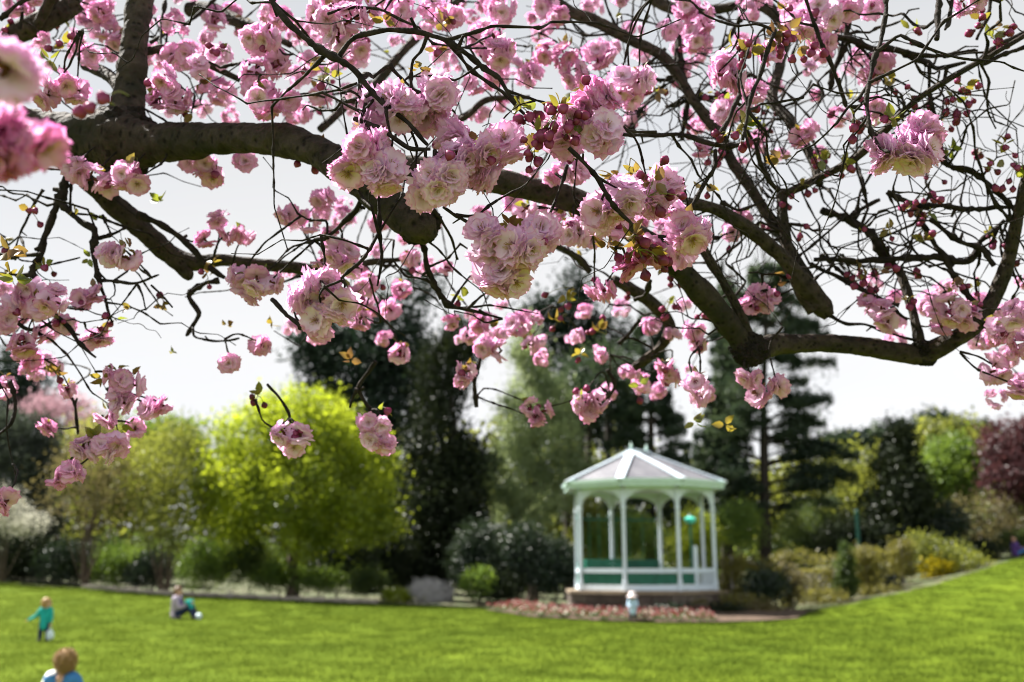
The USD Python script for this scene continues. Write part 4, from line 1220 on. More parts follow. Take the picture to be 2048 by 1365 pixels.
def standing(H, spread=.05, arm_a=None, arm_b=None, face=(0, -1, 0), stride=0.0, nod=0.0):
    sw, hw = H * .125, H * .065
    J = dict(head=(0, -nod, H * .885), neck=(0, 0, H * .775), shoulder_a=(-sw, 0, H * .735), shoulder_b=(sw, 0, H * .735), hip_a=(-hw, 0, H * .42), hip_b=(hw, 0, H * .42),
             knee_a=(-hw - spread * .5, -stride - .01, H * .23), knee_b=(hw + spread * .5, stride * .4 - .01, H * .23), ankle_a=(-hw - spread, -stride, H * .045), ankle_b=(hw + spread, stride, H * .045), face=face)
    a, b = arm_a or ((-sw * 1.5, .02, H * .58), (-sw * 1.7, -.03, H * .44)), arm_b or ((sw * 1.5, .02, H * .58), (sw * 1.7, -.03, H * .44))
    J.update(elbow_a=a[0], wrist_a=a[1], elbow_b=b[0], wrist_b=b[1])
    return J


def kid(H):
    return dict(head=H * .108, chest=H * .085, waist=H * .088, arm=H * .042, thigh=H * .062, hand=H * .095)


# toddler in teal, one arm stretched out to the left
b = at(86, 1283, 21.6)
H = 0.86
J = standing(H, .02, arm_a=((-.20, -.02, .50), (-.33, -.03, .43)), arm_b=((.14, -.03, .50), (.15, -.06, .38)), face=(.75, .35, -.25), nod=-.01)
person('toddler in a teal top and navy trousers, one arm stretched out', (b[0], b[1], gz(b[0], b[1])), 0.0, J, kid(H), m_hair_fair,
       lambda J, R, sh, hp: [('top', top_bones(J, R, sh, hp, .010, hem=(0, 0, -.05)), m_teal), ('trousers', leg_bones(J, R, .010), m_navy)])
bag = thing('carrier_bag', 'pale blue plastic bag held low by the toddler in teal', 'bag', (b[0] + .165, b[1] - .07, gz(b[0], b[1])))
t = trimesh.creation.icosphere(3, 1.0)
v = t.vertices * np.array([.075, .05, .11]) * (1 + .28 * (2 * meshkit.fbm(t.vertices * 2.2 + 5, 3) - 1))[:, None] + np.array([0, 0, .13])
part(bag, 'sack', (v, t.faces), m_plastic, smooth=True)
part(bag, 'handle', tube(resample(np.array([[-.03, 0, .21, .005], [-.012, .0, .30, .005], [.012, 0, .30, .005], [.03, 0, .21, .005]]), .01)[:, :3], .005, 6), m_plastic)

# adult seated on the grass, turned to the right
b = at(352, 1233, 27.2)
J = dict(head=(.02, 0, .70), neck=(0, 0, .555), shoulder_a=(-.0, -.17, .50), shoulder_b=(0, .17, .50), hip_a=(0, -.10, .11), hip_b=(0, .10, .11), knee_a=(.36, -.11, .34), knee_b=(.37, .10, .32), ankle_a=(.50, -.11, .06), ankle_b=(.52, .10, .06),
         toe_a=(.62, -.12, .045), toe_b=(.64, .11, .045), elbow_a=(.13, -.21, .30), wrist_a=(.31, -.13, .36), elbow_b=(.13, .21, .30), wrist_b=(.32, .12, .37), face=(1, -.15, -.25), thumb_a=(0, .3, 1), thumb_b=(0, -.3, 1))
R_ad = dict(head=.108, chest=.115, waist=.125, arm=.046, thigh=.082, hand=.17)
person('adult seated on the grass in a lilac-grey top with knees drawn up', (b[0], b[1], gz(b[0], b[1]) - .01), 0.0, J, R_ad, m_hair_brown,
       lambda J, R, sh, hp: [('top', top_bones(J, R, sh, hp, .018), m_lilac), ('trousers', leg_bones(J, R, .014), m_navy),
                             ('scarf', [(sh + [.06, -.05, .0], .06, hp + [.15, -.04, .12], .08), (sh + [.06, .05, .0], .06, hp + [.15, .04, .12], .08)], m_purple)])
cl = thing('folded_jacket', 'turquoise jacket lying over the knees of the seated adult', 'jacket', (b[0] + .33, b[1] - .03, gz(b[0], b[1]) + .40))
part(cl, 'cloth', flesh([((-.03, -.12, .03), .055, (.04, .10, .04), .05), ((.03, -.10, .0), .055, (.09, -.12, -.12), .035), ((.05, .06, .0), .05, (.09, .05, -.10), .04)], .015, 6), m_teal, smooth=True)
b2 = at(397, 1235, 27.0)
bl = thing('play_ball', 'small pale shiny ball on the grass at the feet of the seated adult', 'ball', (b2[0], b2[1], gz(b2[0], b2[1]) + .085))
t = trimesh.creation.icosphere(3, .085)
part(bl, 'ball', t, m_plastic, smooth=True)
part(bl, 'seam', (lambda q: q)(trimesh.creation.torus(.0845, .003, major_sections=32, minor_sections=6)), m_clothwhite)

# boy in the foreground with curly fair hair
H = 1.13
D = 8.9
pp = at(127, 1326, D)
zt = pp[2] + .0
H = zt / .885
J = standing(H, .03, face=(-1, .12, -.42), stride=.04)
person('boy with curly fair hair and a blue shirt with white sleeves', (pp[0], pp[1], 0.0), 0.0, J, {**kid(H), 'head': H * .086}, m_hair_fair,
       lambda J, R, sh, hp: [('shirt', top_bones(J, R, sh, hp, .012, which=''), m_blue), ('sleeve', [(J['shoulder_a'] * .72 + sh * .28 + [0, 0, .012], R['arm'] + .030, J['elbow_a'], R['arm'] * .8 + .016), (J['elbow_a'], R['arm'] * .8 + .016, J['elbow_a'] * .4 + J['wrist_a'] * .6, R['arm'] * .7 + .012)], m_clothwhite),
                             ('sleeve', [(J['shoulder_b'], R['arm'] + .016, J['elbow_b'], R['arm'] * .8 + .016)], m_blue), ('shorts', leg_bones(J, R, .014, .1), m_navy)], curly=True)

# small child before the bandstand
b = at(1266, 1243, 29.3)
H = 0.78
J = standing(H, .015, face=(.1, 1, -.2), arm_a=((-.13, -.03, .46), (-.09, -.13, .42)), arm_b=((.13, -.03, .46), (.09, -.13, .42)))
ch = person('small child in a pale sun hat and pale blue top before the tulip bed', (b[0], b[1], gz(b[0], b[1])), 0.0, J, kid(H), m_hair_fair,
            lambda J, R, sh, hp: [('top', top_bones(J, R, sh, hp, .014, hem=(0, 0, -.06)), m_paleblue), ('trousers', leg_bones(J, R, .010), m_navy)])
hb = J['head']
m_hat = matte('sun_hat', (0.72, 0.62, 0.62), rough=0.8, vary=0.1, scale=12)
hat = trimesh.creation.revolve(np.array([(0.0, .115), (.06, .11), (.098, .07), (.105, .01), (.165, -.025), (.168, -.032), (.10, -.005), (.09, .0), (0, .09)]), sections=20)
hat.apply_translation([0, .0, H * .885 + .03])
part(ch, 'sun_hat', hat, m_hat, smooth=60)

# someone seated far up the bank
b = at(2032, 1117, 43.0)
J = dict(head=(-.02, 0, .70), neck=(0, 0, .555), shoulder_a=(0, -.17, .50), shoulder_b=(0, .17, .50), hip_a=(0, -.10, .11), hip_b=(0, .10, .11), knee_a=(.34, -.11, .30), knee_b=(.36, .10, .28), ankle_a=(.58, -.11, .06), ankle_b=(.60, .10, .06),
         toe_a=(.68, -.12, .1), toe_b=(.70, .11, .1), elbow_a=(.10, -.22, .30), wrist_a=(.28, -.14, .34), elbow_b=(.10, .22, .30), wrist_b=(.28, .13, .34), face=(.4, -1, -.1))
person('person seated at the top of the right bank in blue and purple', (b[0], b[1], gz(b[0], b[1])), 0.0, J, R_ad, m_hair_brown,
       lambda J, R, sh, hp: [('top', top_bones(J, R, sh, hp, .018), m_purple), ('trousers', leg_bones(J, R, .014), m_blue)])
# ---------------------------------------------------------------- the cherry tree overhead
def bark_material(name, lo, hi, moss):
    """Cherry bark: grey-brown, crossed by darker lenticel bands, mossy below."""
    return usdkit.material(stage, f'/World/Looks/{name}', {
        'tc': ('texture_coordinate', {}), 'n': ('noise_texture', {'scale': 42.0, 'detail': 6.0, 'roughness': 0.65}), 'big': ('noise_texture', {'scale': 7.0, 'detail': 3.0}),
        'v': ('voronoi_texture', {'scale': 1.0}), 'map': ('mapping', {'scale': (70.0, 5.0, 1.0)}), 'vr': ('rgb_ramp', {'ramp': [(0.12, (0.10, 0.08, 0.07)), (0.34, (1, 1, 1))]}),
        'r': ('rgb_ramp', {'ramp': [(0.25, lo), (0.75, hi)]}), 'mr': ('rgb_ramp', {'ramp': [(0.52, (0, 0, 0)), (0.68, (1, 1, 1))]}), 'ms': ('mix_color', {'b': moss}),
        'mu': ('mix_color', {'blend_type': 'multiply', 'fac': 0.85}), 'hm': ('math', {'math_type': 'multiply_add', 'value2': 0.6}),
        'b': ('bump', {'strength': 1.0, 'distance': 0.010}), 'p': ('principled_bsdf', {'roughness': 0.8, 'specular_ior_level': 0.14})},
        [('tc.object', 'n.vector'), ('tc.object', 'big.vector'), ('tc.UV', 'map.vector'), ('map.vector', 'v.vector'), ('n.fac', 'r.fac'), ('big.fac', 'mr.fac'), ('v.distance', 'vr.fac'),
         ('mr.color', 'ms.fac'), ('r.color', 'ms.a'), ('ms.result', 'mu.a'), ('vr.color', 'mu.b'), ('mu.result', 'p.base_color'), ('v.distance', 'hm.value1'), ('n.fac', 'hm.value3'), ('hm.value', 'b.height'), ('b.normal', 'p.normal')],
        surface='p.BSDF')


m_limb = bark_material('cherry_bark', (0.008, 0.006, 0.0045), (0.074, 0.056, 0.043), (0.018, 0.018, 0.010))
m_twig = matte('cherry_twig', (0.034, 0.026, 0.021), rough=0.8, scale=70, spec=0.12, second=(0.006, 0.0045, 0.004), bump=0.4)
m_petal = usdkit.material(stage, '/World/Looks/petal', {
    'tc': ('texture_coordinate', {}), 's': ('separate_xyz', {}),
    'pale': ('rgb_ramp', {'ramp': [(0.0, (0.66, 0.42, 0.50)), (0.06, (0.86, 0.65, 0.79)), (0.28, (0.91, 0.75, 0.90)), (0.42, (0.88, 0.65, 0.84)), (0.5, (0.80, 0.42, 0.68)), (0.501, (0.48, 0.33, 0.16)), (0.80, (0.17, 0.15, 0.04)), (0.9, (0.16, 0.05, 0.03))]}),
    'deep': ('rgb_ramp', {'ramp': [(0.0, (0.50, 0.24, 0.28)), (0.08, (0.80, 0.48, 0.60)), (0.28, (0.82, 0.42, 0.63)), (0.42, (0.74, 0.28, 0.53)), (0.5, (0.58, 0.12, 0.38)), (0.501, (0.48, 0.33, 0.16)), (0.80, (0.17, 0.15, 0.04)), (0.9, (0.16, 0.05, 0.03))]}),
    'h': ('math', {'math_type': 'multiply', 'value2': 0.5}), 'mx': ('mix_color', {}), 'n': ('noise_texture', {'scale': 240.0, 'detail': 3.0}), 'b': ('bump', {'strength': 0.35, 'distance': 0.0012}),
    'd': ('diffuse_bsdf', {}), 't': ('translucent_bsdf', {}), 'g': ('glossy_bsdf', {'roughness': 0.5, 'color': (0.9, 0.9, 0.9)}), 'x': ('mix_closure', {'fac': 0.46}), 'y': ('mix_closure', {'fac': 0.02}),
    'sat': ('hsv', {'saturation': 1.15, 'value': 1.0})},
    [('tc.UV', 's.vector'), ('s.y', 'h.value1'), ('h.value', 'pale.fac'), ('h.value', 'deep.fac'), ('s.x', 'mx.fac'), ('pale.color', 'mx.a'), ('deep.color', 'mx.b'), ('mx.result', 'd.color'), ('mx.result', 'sat.color'), ('sat.color', 't.color'),
     ('tc.object', 'n.vector'), ('n.fac', 'b.height'), ('b.normal', 'd.normal'), ('d.BSDF', 'x.closure1'), ('t.BSDF', 'x.closure2'), ('x.closure', 'y.closure1'), ('g.BSDF', 'y.closure2')], surface='y.closure')
m_leaf = usdkit.material(stage, '/World/Looks/young_leaf', {
    'tc': ('texture_coordinate', {}), 's': ('separate_xyz', {}), 'r': ('rgb_ramp', {'ramp': [(0.0, (0.10, 0.13, 0.02)), (0.5, (0.17, 0.13, 0.025)), (1.0, (0.15, 0.065, 0.02))]}),
    'rt': ('rgb_ramp', {'ramp': [(0.0, (0.25, 0.28, 0.03)), (0.5, (0.30, 0.23, 0.03)), (1.0, (0.19, 0.10, 0.03))]}),
    'd': ('diffuse_bsdf', {}), 't': ('translucent_bsdf', {}), 'g': ('glossy_bsdf', {'roughness': 0.35, 'color': (0.9, 0.9, 0.9)}), 'x': ('mix_closure', {'fac': 0.5}), 'y': ('mix_closure', {'fac': 0.05})},
    [('tc.UV', 's.vector'), ('s.x', 'r.fac'), ('s.x', 'rt.fac'), ('r.color', 'd.color'), ('rt.color', 't.color'), ('d.BSDF', 'x.closure1'), ('t.BSDF', 'x.closure2'), ('x.closure', 'y.closure1'), ('g.BSDF', 'y.closure2')], surface='y.closure')
m_bud = usdkit.material(stage, '/World/Looks/bud', {
    'tc': ('texture_coordinate', {}), 's': ('separate_xyz', {}), 'r': ('rgb_ramp', {'ramp': [(0.0, (0.13, 0.05, 0.03)), (0.22, (0.10, 0.012, 0.03)), (0.5, (0.22, 0.015, 0.075)), (1.0, (0.40, 0.07, 0.21))]}),
    'd': ('diffuse_bsdf', {}), 't': ('translucent_bsdf', {}), 'x': ('mix_closure', {'fac': 0.35}), 'g': ('glossy_bsdf', {'roughness': 0.4, 'color': (0.9, 0.8, 0.85)}), 'y': ('mix_closure', {'fac': 0.04})},
    [('tc.UV', 's.vector'), ('s.y', 'r.fac'), ('r.color', 'd.color'), ('r.color', 't.color'), ('d.BSDF', 'x.closure1'), ('t.BSDF', 'x.closure2'), ('x.closure', 'y.closure1'), ('g.BSDF', 'y.closure2')], surface='y.closure')


def petal(r, Ln, W, cup, ruffle, nu, nv):
    """A frilled petal in the xy plane growing along +y, cupped towards +z."""
    t = np.linspace(0, 1, nv)[:, None]
    s = np.linspace(-1, 1, nu)[None]
    w = W * (0.16 + 0.84 * np.sin(PI * np.power(t, 0.85) * 0.74))
    notch = 0.13 * np.exp(-(s / 0.18) ** 2) + 0.20 * s ** 2 + 0.09 * np.sin(s * 9 + r.uniform(0, 6)) * (np.abs(s) > .1)
    y = Ln * t * (1 - notch * t ** 2)
    x = s * w
    z = cup * Ln * (t ** 1.7) + 0.35 * W * (s ** 2) * (1 - 0.5 * t) + ruffle * Ln * (np.sin(s * r.uniform(3.5, 6) + r.uniform(0, 6)) * t ** 2 + 0.5 * np.sin(t * 5 + r.uniform(0, 6)) * s * t)
    V = np.stack([x, y + 0 * s, z], -1).reshape(-1, 3)
    uv = np.stack([0 * x, (t + 0 * s)], -1).reshape(-1, 2)
    i, j = np.meshgrid(np.arange(nv - 1), np.arange(nu - 1), indexing='ij')
    a = i * nu + j
    return V, np.vstack([np.stack([a, a + 1, a + nu + 1], -1).reshape(-1, 3), np.stack([a, a + nu + 1, a + nu], -1).reshape(-1, 3)]), uv


def flower(seed, whorls, nu, nv, R=0.024, stamens=10, stem=True):
    """A double cherry flower that faces +z, its centre at the origin."""
    r = np.random.default_rng(seed)
    V, Fs, U, n = [], [], [], 0

    def add(v, f, u):
        nonlocal n
        V.append(v)
        Fs.append(f + n)
        U.append(u)
        n += len(v)
    for k, (count, open_, ln) in enumerate(whorls):
        a0 = r.uniform(0, 2 * PI)
        for q in range(count):
            v, f, u = petal(r, R * ln * r.uniform(.88, 1.1), R * 0.50 * r.uniform(.85, 1.2), r.uniform(.05, .28), r.uniform(.04, .10), nu, nv)
            v = turn(v, [1, 0, 0], PI / 2 - math.radians(open_ + r.normal(0, 7)))
            v = turn(v, [0, 0, 1], a0 + 2 * PI * q / count + r.normal(0, .12)) + np.array([0, 0, 0.0012 * k])
            add(v, f, u)
    for q in range(stamens):
        a, o = r.uniform(0, 2 * PI), math.radians(r.uniform(5, 42))
        d = np.array([math.cos(a) * math.sin(o), math.sin(a) * math.sin(o), math.cos(o)])
        e = d * R * r.uniform(.32, .5)
        sd = np.cross(d, [0, 0, 1.0])
        sd = sd / max(np.linalg.norm(sd), 1e-6) * R * 0.014
        v = np.array([d * R * .05 - sd, d * R * .05 + sd, e + sd, e - sd, e + d * R * .05 + sd * 2.2, e + d * R * .05 - sd * 2.2])
        add(v, np.array([(0, 1, 2), (0, 2, 3), (3, 2, 4), (3, 4, 5)]), np.full((6, 2), 1.02) * [0, 1])
    if stem:
        v, f = tube(np.array([[0, 0, -R * .02], [0, 0, -R * .22], [0, 0, -R * .45]]), np.array([R * .09, R * .11, R * .05]), 5)
        add(v, f, np.full((len(v), 2), 1.8) * [0, 1])
    return np.vstack(V), np.vstack(Fs), np.vstack(U)


FULL = [(5, 94, 1.0), (6, 84, .98), (5, 70, .88), (4, 52, .64), (2, 28, .40)]
OPEN = [(5, 95, 1.0), (5, 86, .98), (4, 74, .80)]
LITE = [(5, 93, 1.0), (5, 78, .93), (3, 55, .62)]
FAR = [(5, 90, 1.0), (4, 66, .82)]
heroes = [flower(300 + k, OPEN if k % 2 else FULL, 7, 6, stamens=20) for k in range(8)]
mids = [flower(330 + k, OPEN if k % 2 else LITE, 5, 4, stamens=6) for k in range(6)]
fars = [flower(350 + k, FAR, 3, 3, stamens=3, stem=False) for k in range(4)]


def bud_mesh(seed, size=0.0085):
    """A closed bud hanging along -z from the origin: overlapping petals above, calyx at the stalk."""
    r = np.random.default_rng(seed)
    prof = [(0.16, 0.0), (.30, .12), (.34, .35), (.55, .55), (.80, .95), (.78, 1.35), (.50, 1.75), (.18, 2.0), (0.0, 2.02)]
    k = 10
    V, U = [], []
    for i, (rad, h) in enumerate(prof):
        a = np.linspace(0, 2 * PI, k, endpoint=False) + i * .28
        fl = 1 + (0.13 * np.cos(a * 3 + 1) + r.normal(0, .03, k)) * (h > .5)
        V.append(np.stack([np.cos(a) * rad * fl * size, np.sin(a) * rad * fl * size, np.full(k, -h * size)], 1))
        U.append(np.stack([np.zeros(k), np.full(k, h / 2.02)], 1))
    V, U = np.vstack(V), np.vstack(U)
    i, j = np.meshgrid(np.arange(len(prof) - 1), np.arange(k), indexing='ij')
    a0, a1 = i * k + j, i * k + (j + 1) % k
    return V, np.vstack([np.stack([a0, a0 + k, a1 + k], -1).reshape(-1, 3), np.stack([a0, a1 + k, a1], -1).reshape(-1, 3)]), U


buds = [bud_mesh(400 + k) for k in range(4)]


def leaf_mesh(r, Ln=0.032, tone=0.5):
    """A young pointed leaf with a toothed edge, folded along its midrib, growing along +y."""
    nv = 8
    t = np.linspace(0, 1, nv)
    w = Ln * 0.27 * np.sin(PI * np.power(t, .8)) * (1 + 0.16 * (np.arange(nv) % 2)) + Ln * .012
    curl, fold = r.uniform(-.5, .9), r.uniform(.15, .6)
    rows = []
    for i in range(nv):
        y, z = Ln * t[i] * math.cos(curl * t[i] * .7), -Ln * t[i] * math.sin(curl * t[i] * .7)
        rows += [(-w[i], y, z + fold * w[i]), (0, y, z), (w[i], y, z + fold * w[i])]
    V = np.array(rows)
    i, j = np.meshgrid(np.arange(nv - 1), np.arange(2), indexing='ij')
    a = i * 3 + j
    Fq = np.vstack([np.stack([a, a + 1, a + 4], -1).reshape(-1, 3), np.stack([a, a + 4, a + 3], -1).reshape(-1, 3)])
    return V, Fq, np.stack([np.full(len(V), np.clip(tone + r.normal(0, .15), 0, 1)), np.repeat(t, 3)], 1)


def place(m, M, p, tone=None, s=1.0):
    v, f, u = m
    u = u.copy()
    if tone is not None:
        u[:, 0] = np.clip(tone, 0, 1)
    return (v * s) @ M.T + p, f, u


def cat3(ms):
    vs, fs, us, n = [], [], [], 0
    for v, f, u in ms:
        vs.append(v)
        fs.append(f + n)
        us.append(u)
        n += len(v)
    return np.vstack(vs), np.vstack(fs), np.vstack(us)


# the tree stands to the left, its trunk outside the picture
TB = near(-640, 1133, 2.3)
TB = np.array([TB[0], TB[1], gz(TB[0], TB[1])])
cherry = thing('cherry_tree', 'old cherry tree in double pink blossom, its dark limbs spread across the upper picture', 'tree', TB)


def curve(points, default_d=None):
    """Rows (px, py, width in px[, depth]) to points and radii; a depth holds until the next."""
    rows, d = [], default_d
    for q in points:
        d = q[3] if len(q) > 3 else d
        p = near(q[0], q[1], d)
        rows.append([*(p - TB), q[2] / 2 / F * d * (.86 if q[2] > 20 else 1), d])
    return np.array(rows)


def ramp_depth(points, d0, d1):
    """Gives plain (px, py, width) rows a depth running from d0 to d1."""
    n = len(points)
    return [(*q[:3], d0 + (d1 - d0) * k / max(n - 1, 1)) for k, q in enumerate(points)]


wood = []     # (point, radius) samples that twigs can start from


def bark_uv(C, k):
    s_ = np.append(0, np.cumsum(np.linalg.norm(np.diff(C[:, :3], axis=0), axis=1)))
    a = np.abs(np.linspace(-1, 1, k, endpoint=False))
    uv = np.stack([np.repeat(s_, k), np.tile(a, len(s_))], 1)
    return np.vstack([uv, [[s_[0], 0.5], [s_[-1], .5]]])


def limb(points, name='limb', step=0.008, k=34, bump=0.22, label=None, mat=None, seed=0):
    C = resample(curve(points), step)
    rr = C[:, 3] * (1 + 0.10 * (2 * meshkit.fbm(C[:, :3] * 9 + seed, 2) - 1))
    rr *= 1 + 0.05 * np.sin(np.cumsum(np.abs(np.random.default_rng(seed).normal(.25, .2, len(rr)))))
    v, f = tube(C[:, :3], rr, k, bump=bump, freq=24.0, seed=seed)
    v2, _ = tube(C[:, :3], rr, k, bump=bump * .45, freq=95.0, seed=seed + 50)
    v0, _ = tube(C[:, :3], rr, k)
    part(cherry, name, (v + v2 - v0, f), mat or m_limb, smooth=True, label=label, uv=bark_uv(C, k))
    wood.append(np.hstack([C[::3, :3], rr[::3, None]]))


bole = near(-420, 330, 2.15)
Tr = np.array([[0, 0, -0.2, .27], [0.02, -0.01, .35, .21], [0.08, 0.0, .9, .185], [*(bole - TB)[:2] * [.6, .6], (bole - TB)[2] * .62, .18], [*(bole - TB), .15], [*(near(-330, -60, 2.3) - TB), .12], [*(near(-250, -500, 2.5) - TB), .08]])
C = resample(Tr, 0.05)
part(cherry, 'trunk', tube(C[:, :3], C[:, 3], 20, bump=.14, freq=9.0), m_limb, smooth=True, uv=bark_uv(C, 20))
limb([(-430, 330, 150, 2.12), (-250, 262, 110, 2.05), (-80, 238, 96, 1.98), (20, 248, 84, 1.95), (100, 262, 96, 1.94), (180, 278, 125, 1.93), (245, 285, 150, 1.92), (300, 288, 108, 1.90), (360, 282, 84, 1.87),
      (430, 277, 76, 1.83), (500, 275, 71, 1.79), (570, 283, 72, 1.75), (635, 303, 76, 1.71), (690, 338, 80, 1.68), (745, 380, 78, 1.66), (800, 425, 84, 1.65), (826, 440, 92, 1.645), (842, 458, 84, 1.64), (852, 470, 66, 1.64), (860, 482, 38, 1.64)], seed=1, label='grey-barked main limb arching from the left edge')
limb([(735, 352, 60, 1.70), (800, 338, 56, 1.72), (880, 340, 54, 1.74), (960, 356, 56, 1.76), (1050, 375, 58, 1.78), (1140, 398, 54, 1.80), (1210, 430, 52, 1.82), (1280, 475, 50, 1.85), (1340, 520, 50, 1.88), (1390, 570, 54, 1.91), (1440, 628, 56, 1.94),
      (1475, 675, 58, 1.96), (1500, 702, 62, 1.97), (1555, 690, 48, 1.99), (1640, 686, 42, 2.0), (1720, 692, 42, 2.0), (1790, 704, 46, 2.0), (1848, 708, 50, 2.0), (1900, 682, 42, 1.98), (1948, 652, 38, 1.97), (1978, 612, 34, 1.96), (2003, 560, 34, 1.95),
      (2022, 500, 30, 1.93), (2036, 430, 27, 1.9), (2058, 340, 22, 1.88), (2100, 240, 16, 1.86)], seed=2, label='long dark limb sweeping right and down to an elbow')
limb([(250, 300, 110, 1.93), (256, 230, 82, 1.95), (262, 160, 68, 1.97), (270, 80, 62, 1.99), (280, 0, 60, 2.02), (292, -90, 58, 2.06), (310, -260, 50, 2.15)], seed=3, label='upright limb at the fork on the left')
limb([(-400, 265, 84, 2.18), (-290, 225, 72, 2.25), (-180, 170, 60, 2.3), (-30, 102, 44, 2.3), (60, 55, 50, 2.32), (130, 18, 52, 2.35), (230, -40, 50, 2.4), (380, -140, 40, 2.5)], seed=4)
limb([(70, 60, 22, 2.3), (95, 12, 24, 2.28), (112, -30, 22, 2.25), (130, -90, 18, 2.2)], seed=5)
limb([(120, 300, 60, 1.98), (160, 352, 42, 2.02), (205, 388, 46, 2.05), (255, 432, 48, 2.08), (305, 478, 48, 2.1), (348, 514, 44, 2.12), (392, 526, 36, 2.13), (450, 521, 28, 2.15), (520, 530, 27, 2.17), (600, 536, 27, 2.2), (660, 542, 22, 2.22), (740, 525, 14, 2.24), (800, 520, 9, 2.26)], seed=6, label='lower limb slanting down to a blunt stub')
limb([(340, 505, 46, 2.12), (362, 530, 36, 2.12), (376, 552, 26, 2.12), (380, 560, 10, 2.12)], seed=7)
limb([(1320, 415, 26, 1.86), (1360, 408, 27, 1.88), (1420, 415, 29, 1.9), (1475, 443, 33, 1.93), (1530, 484, 36, 1.96), (1580, 532, 40, 1.98), (1615, 578, 48, 2.0), (1645, 615, 48, 2.02), (1658, 634, 26, 2.02)], seed=8)
limb([(1060, -60, 26, 2.35), (1124, 12, 27, 2.3), (1193, 44, 28, 2.28), (1262, 80, 26, 2.26), (1330, 118, 25, 2.24), (1390, 205, 26, 2.2), (1437, 267, 26, 2.18), (1465, 325, 26, 2.15), (1500, 375, 26, 2.12), (1545, 445, 24, 2.1), (1600, 530, 24, 2.06), (1640, 600, 34, 2.03)], seed=9)
limb([(1563, 380, 22, 2.05), (1566, 440, 24, 2.04), (1572, 480, 25, 2.03), (1584, 530, 26, 2.02), (1604, 584, 30, 2.01), (1630, 620, 36, 2.01)], seed=10)
limb([(1563, 393, 16, 2.05), (1642, 354, 16, 2.0), (1707, 320, 16, 1.95), (1770, 262, 15, 1.9), (1826, 206, 14, 1.86), (1895, 160, 13, 1.82), (1980, 112, 11, 1.8), (2070, 60, 9, 1.8)], k=12, seed=11)
limb([(1396, 480, 18, 1.93), (1420, 522, 20, 1.93), (1447, 566, 22, 1.94), (1478, 625, 24, 1.95), (1500, 690, 30, 1.97)], seed=12)
limb([(1796, 539, 16, 2.06), (1806, 560, 18, 2.05), (1822, 610, 20, 2.03), (1833, 655, 22, 2.01), (1842, 700, 30, 2.0)], k=12, seed=13)
limb([(1225, 560, 22, 2.3), (1262, 578, 27, 2.32), (1308, 610, 29, 2.35), (1340, 655, 28, 2.38), (1316, 700, 24, 2.4), (1268, 736, 18, 2.42)], seed=14)
limb([(380, 20, 34, 2.5), (420, 20, 34, 2.45), (470, 40, 28, 2.4), (520, 60, 18, 2.35), (580, 90, 12, 2.3)], seed=15)
limb([(290, 105, 15, 2.0), (330, 97, 16, 2.02), (375, 115, 15, 2.05), (420, 132, 14, 2.05), (480, 160, 12, 2.06)], k=12, seed=16)
limb([(170, 130, 20, 2.1), (215, 150, 30, 2.05), (250, 185, 34, 1.98)], seed=17)
limb([(1280, -20, 30, 2.6), (1340, 15, 28, 2.55), (1420, 20, 22, 2.5), (1520, 10, 26, 2.45), (1570, 60, 30, 2.4), (1560, 130, 24, 2.35), (1545, 200, 20, 2.3), (1580, 245, 22, 2.25), (1620, 310, 20, 2.2), (1640, 370, 14, 2.15)], seed=18)
limb([(820, 180, 18, 2.5), (880, 245, 15, 2.45), (930, 235, 13, 2.4), (975, 200, 12, 2.4), (1060, 195, 9, 2.4)], k=10, seed=19)
limb([(640, 260, 14, 2.4), (690, 215, 16, 2.45), (740, 180, 18, 2.5), (800, 110, 18, 2.55), (870, 40, 16, 2.6), (930, -10, 15, 2.65)], k=10, seed=20)
limb([(1180, 545, 12, 2.2), (1160, 520, 14, 2.2), (1120, 495, 12, 2.15), (1060, 470, 10, 2.1)], k=10, seed=21)

m_burl = bark_material('burl_bark', (0.005, 0.004, 0.003), (0.030, 0.023, 0.018), (0.012, 0.012, 0.008))
for (px, py, D, rx, ry, nm, sd_) in [(236, 282, 1.93, 82, 70, 'burl', 3), (838, 450, 1.645, 42, 38, 'burl', 5), (1500, 700, 1.965, 38, 34, 'burl', 7), (1846, 706, 2.0, 30, 26, 'burl', 9)]:
    t = trimesh.creation.icosphere(5, 1.0)
    q = t.vertices
    bump_ = 1 + .26 * (2 * meshkit.fbm(q * 2.3 + sd_, 3) - 1) + .16 * (2 * meshkit.fbm(q * 8 + sd_, 3) - 1)
    v = q * bump_[:, None]
    v = (RIGHT * v[:, :1] * rx + UPV * v[:, 1:2] * ry + FWD * v[:, 2:] * min(rx, ry) * .85) / F * D + near(px, py, D) - TB
    part(cherry, nm, (v, t.faces), m_burl, smooth=True, uv=np.stack([q[:, 0] * .1, q[:, 1]], 1))

